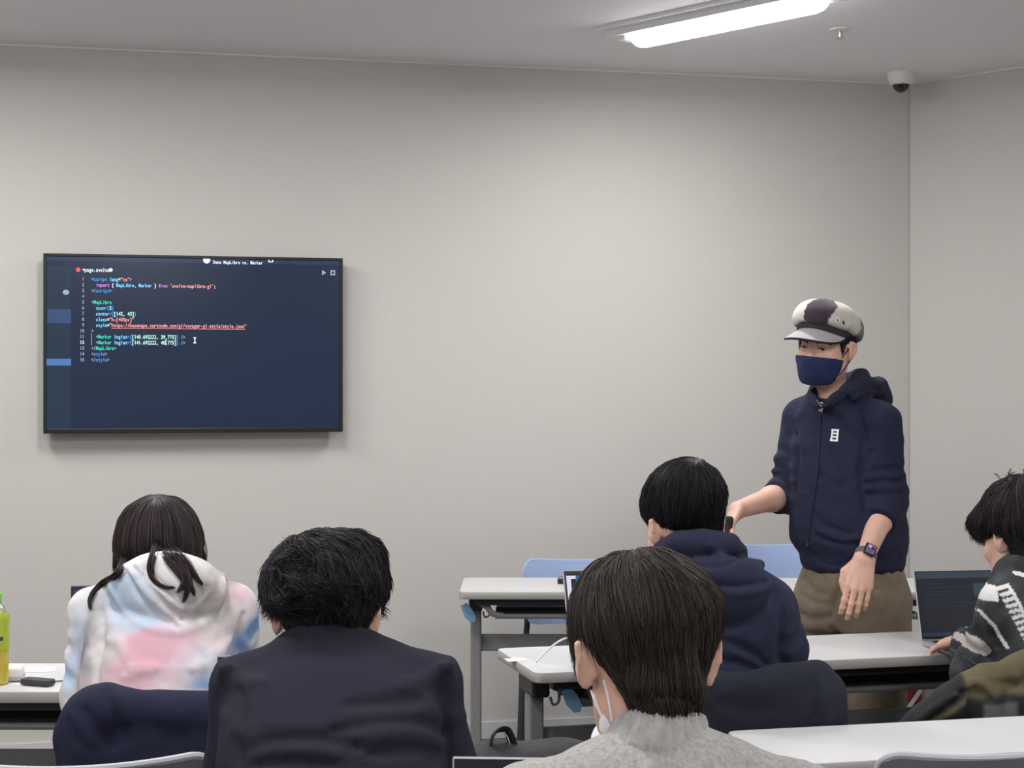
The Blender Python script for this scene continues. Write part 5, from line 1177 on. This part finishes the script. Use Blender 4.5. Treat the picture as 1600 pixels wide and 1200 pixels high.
for (x, y, Y, r_, lab) in ((38, 1044, 4.36, .1, 'white paper sheet behind the power bank on the left desk'), (806, 1026, 4.52, A2, 'small white paper slip at the left end of the middle desk')):
    p = px(x, y, Y); t = thing('paper_slip', (p[0], p[1], DZ), r_, lab, 'paper'); b = MB(); w_, d_ = ((.16, .07) if x < 100 else (.055, .045)); b._add([(-w_ / 2, -d_ / 2, .0006), (w_ / 2, -d_ / 2, .0006), (w_ / 2, d_ / 2, .0006), (-w_ / 2, d_ / 2, .0006), (-w_ / 2, -d_ / 2, .0012), (w_ / 2, -d_ / 2, .0012), (w_ / 2, d_ / 2, .0018), (-w_ / 2, d_ / 2, .0012)], [(3, 2, 1, 0), (4, 5, 6, 7), (0, 1, 5, 4), (1, 2, 6, 5), (2, 3, 7, 6), (3, 0, 4, 7)]); b.build('sheet', mat('paper', rgb(240, 240, 242), .8), t)
t = thing('charging_cable', (*px(860, 0, 4.4)[:2], DZ), 0, 'white charging cable looping over the middle desk to the laptop', 'cable')
o = np.array([px(860, 0, 4.4)[0], 4.4, DZ]); pts = [px(838, 1034, 4.36), px(846, 1026, 4.38), px(858, 1014, 4.40), px(872, 1003, 4.42), px(886, 997, 4.44), px(900, 999, 4.45)]; pts = [np.array([q[0], q[1], max(q[2], DZ + .003)]) for q in pts]
b = MB(); b.tube(spline(pts, 6) - o, .0028, 8); b.build('cord', mat('white_cable', rgb(226, 226, 230), .5), t, smooth=True)
t = thing('desk_clip', (*px(876, 911, 6.25)[:2], DZ), 0, 'small black clip on the front desk left of the lit laptop', 'clip')
b = MB(); b.box((0, 0, .010), (.024, .03, .018), .004); b.build('jaw', M['black'], t); b = MB(); b.tube(arc((0, 0, .018), .008, 0, PI, 8), .0015, 6); b.build('wire_handle', M['dark'], t, smooth=True)

# ------------------------------------------------------------------ garments hung over seat backs
def drape(name, label, f, lo, hi, mt, base, cat='jacket', h=.007, col=None, extra=None):
    t = thing(name, base, 0, label, cat); field_obj('cloth', f, lo, hi, h, mt, t, np.array(base), 1, col)
    if extra: extra(t)
    return t
M['jk_navy'] = mat('navy_jacket_cloth', rgb(40, 42, 62), .9, spec=.2, bump=.4, bscale=350); M['jk_black'] = mat('black_jacket_cloth', rgb(27, 30, 42), .95, bump=.6, bscale=350)
Y = 3.44; f = Field()
f.add(rbx(px(262, 1200, Y + .0), (.185, .052, .155), .05)); f.add(chain([px(146, 1096, Y), px(200, 1098, Y - .02), px(262, 1108, Y - .035), px(330, 1106, Y - .02), px(385, 1098, Y)], .030), .03)
f.add(chain([px(165, 1106, Y - .02), px(128, 1125, Y - .02), px(108, 1150, Y - .01)], [.045, .04, .032]), .04); f.add(chain([px(120, 1138, Y), px(92, 1149, Y)], [.026, .008]), .008)
f.add(chain([px(140, 1150, Y - .01), px(126, 1200, Y - .01), px(120, 1290, Y)], [.05, .048, .05]), .04); f.add(chain([px(385, 1115, Y), px(398, 1200, Y), px(396, 1290, Y)], [.045, .05, .05]), .04)
f.add(rbx(px(262, 1330, Y), (.20, .055, .12), .05), .04)
f.sub(rbx(px(262, 1260, Y + .085), (.24, .055, .25), .02), .02)
f = grooves(f, [[(168, 1082), (176, 1104), (184, 1130), (178, 1165)], [(106, 1126), (124, 1148), (146, 1172)], [(130, 1110), (142, 1140), (158, 1165)]], 3.0, 3.8, .012, .007, .016); f = ridges(f, [[(178, 1084), (190, 1108), (196, 1128)], [(112, 1120), (132, 1148), (150, 1166)]], 3.0, 3.8, .012, .005, .014)
f.disp(lambda P: .004 * vnoise(P * (1, 1, .6), 14, 3) + .002 * vnoise(P, 38, 2))
drape('navy_jacket', 'navy jacket hung over the seat back behind the tie-dyed hoodie', f, px(262, 1180, Y) - (.32, .14, .42), px(262, 1180, Y) + (.30, .14, .20), M['jk_navy'], (px(262, 0, Y)[0], Y, .815))
Y = 3.70; f = Field()
f.add(rbx(px(1178, 1180, Y + .0), (.215, .050, .18), .05, rotz(.17))); f.add(chain([px(1052, 1074, Y - .03), px(1110, 1070, Y - .035), px(1180, 1068, Y - .035), px(1240, 1058, Y), px(1276, 1056, Y + .03)], [.03, .03, .03, .034, .03]), .03)
f.add(chain([px(1270, 1062, Y + .03), px(1286, 1100, Y + .03), px(1290, 1180, Y + .03), px(1286, 1260, Y + .03)], [.034, .036, .045, .045]), .03); f.add(rbx(px(1175, 1270, Y), (.22, .05, .12), .05, rotz(.17)), .04)
f.sub(rbx(px(1178, 1240, Y + .095), (.26, .055, .25), .02, rotz(.17)), .02)
f = grooves(f, [[(1272, 1062), (1276, 1100), (1270, 1150), (1272, 1200)]], 3.3, 4.0, .010, .006, .012); f = ridges(f, [[(1284, 1070), (1292, 1110), (1296, 1150)]], 3.3, 4.0, .012, .004, .014)
f.disp(lambda P: .003 * vnoise(P * (1, 1, .5), 12, 3) + .002 * vnoise(P, 38, 2))
drape('black_jacket', 'black jacket hung over the seat back behind the navy hoodie', f, px(1178, 1160, Y) - (.34, .16, .40), px(1178, 1160, Y) + (.30, .16, .22), M['jk_black'], (px(1178, 0, Y)[0], Y, .815))
Y = 3.98; f = Field(); Rq = rotz(.45)
f.add(rbx(px(1622, 1190, Y + .0), (.215, .055, .20), .05, Rq)); f.add(chain([px(1535, 1050, Y - .07), px(1566, 1052, Y - .06), px(1606, 1038, Y - .02), px(1670, 1034, Y + .06)], [.022, .03, .036, .034]), .02)
f.add(chain([px(1550, 1062, Y - .06), px(1508, 1072, Y - .10), px(1490, 1100, Y - .10)], [.03, .026, .03]), .02)
f.add(chain([px(1516, 1085, Y - .08), px(1478, 1108, Y - .08), px(1440, 1132, Y - .06), px(1405, 1170, Y - .05)], [.05, .048, .044, .04]), .04); f.add(chain([px(1530, 1120, Y - .06), px(1500, 1160, Y - .05), px(1480, 1220, Y - .05)], [.06, .06, .07]), .05)
f.add(rbx(px(1600, 1290, Y), (.24, .06, .14), .05, Rq), .04)
f.sub(rbx(px(1640, 1240, Y + .10), (.26, .055, .27), .02, Rq), .02)
f = grooves(f, [[(1504, 1082), (1526, 1084), (1552, 1090)], [(1500, 1092), (1466, 1116), (1430, 1148)], [(1524, 1072), (1520, 1110), (1512, 1150)], [(1576, 1080), (1574, 1110), (1576, 1150)], [(1548, 1068), (1570, 1074), (1590, 1068)]], 3.5, 4.2, .012, .009, .012)
f = ridges(f, [[(1502, 1074), (1530, 1066), (1556, 1074), (1576, 1072), (1590, 1056)], [(1494, 1086), (1458, 1110), (1424, 1136)], [(1530, 1060), (1548, 1078), (1556, 1096)]], 3.5, 4.2, .010, .005, .010)
f.disp(lambda P: .004 * vnoise(P * (1, 1, .6), 16, 3) + .002 * vnoise(P, 40, 2))
def coatcol(V):
    u = 800 + V[:, 0] / 3.9 * F; v = 600 + (CAMZ - V[:, 2]) / 3.9 * F; n1 = vnoise(V, 18, 2)
    c = np.tile(np.array([lin(x) for x in (30, 30, 30)]), (len(V), 1)); ol = np.array([lin(x) for x in (92, 84, 60)]); gy = np.array([lin(x) for x in (92, 92, 96)])
    w = np.clip((1086 + 6 * n1 - v) / 10, 0, 1) * np.clip((u - 1496) / 6, 0, 1); c = c + (ol - c) * w[:, None]
    w = np.clip((u - 1524) / 6, 0, 1) * np.clip((1590 - u) / 8, 0, 1) * np.clip((v - 1092) / 6, 0, 1); c = c + (gy - c) * w[:, None]
    w = np.exp(-((v - 1118 + .75 * (u - 1452) - 6) / 5) ** 2) * (u < 1500); c = c + (ol - c) * (.8 * w)[:, None]
    return c
M['coat'] = mat('olive_and_black_coat', rgb(60, 56, 46), .85, attr=True, bump=.4, bscale=260)
drape('olive_coat', 'olive and black coat hung over the seat back under the patterned knit', f, px(1560, 1150, Y) - (.36, .24, .36), px(1600, 1150, Y) + (.30, .24, .26), M['coat'], (px(1600, 0, Y)[0], Y, .815), 'coat', .005, coatcol)

# ------------------------------------------------------------------ bags
Y = 3.10; o = np.array([px(826, 0, Y)[0], Y, DZ]); f = Field()
f.add(ell(o + (.0, .0, .035), (.135, .085, .045))); f.add(ell(o + (.06, .0, .05), (.075, .07, .035)), .03); f.add(ell(o + (-.075, -.01, .03), (.06, .07, .05)), .03); f.cut(plane(o + (0, 0, .001), (0, 0, -1)), .003)
f.disp(lambda P: .004 * vnoise(P, 22, 3) + .002 * vnoise(P, 60, 1))
t = thing('soft_bag', tuple(o), 0, 'black soft bag with a loop handle right of the suit jacket', 'bag'); field_obj('bag_body', f, o - (.2, .13, .03), o + (.2, .13, .12), .006, mat('black_nylon', rgb(30, 31, 36), .7, bump=.3, bscale=200), t, o)
hp = [px(766, 1166, 3.08), px(770, 1150, 3.08), px(778, 1141, 3.09), px(790, 1140, 3.10), px(797, 1150, 3.10), px(804, 1172, 3.10)]
b = MB(); b.tube(spline(hp, 6) - o, .011, 8, flat=((0, 1, 0), .3)); b.build('handle', M['blackm'], t, smooth=True)
b = MB(); b.tube(spline([q + (-.004, -.011, -.002) for q in hp[3:]], 6) - o, .0012, 6); b.build('piping', M['rim'], t, smooth=True)
Y = 6.30; p = px(1424, 0, Y)
t = thing('red_bag', (px(1424, 0, 6.40)[0], 6.46, 0), 0, 'red bag with a white edge standing under the front desk', 'bag')
b = MB(); b.prism([(-.052, -.05), (.050, -.05), (.045, .05), (-.045, .05)], 0, .33); b.build('bag_body', mat('red_canvas', rgb(150, 44, 62), .8, bump=.4, bscale=200), t)
b = MB(); b.tube([(.050, -.060, .315), (-.040, -.060, .18)], .0085, 8); b.build('white_strap', mat('white_webbing', rgb(236, 236, 240), .7), t, smooth=True)
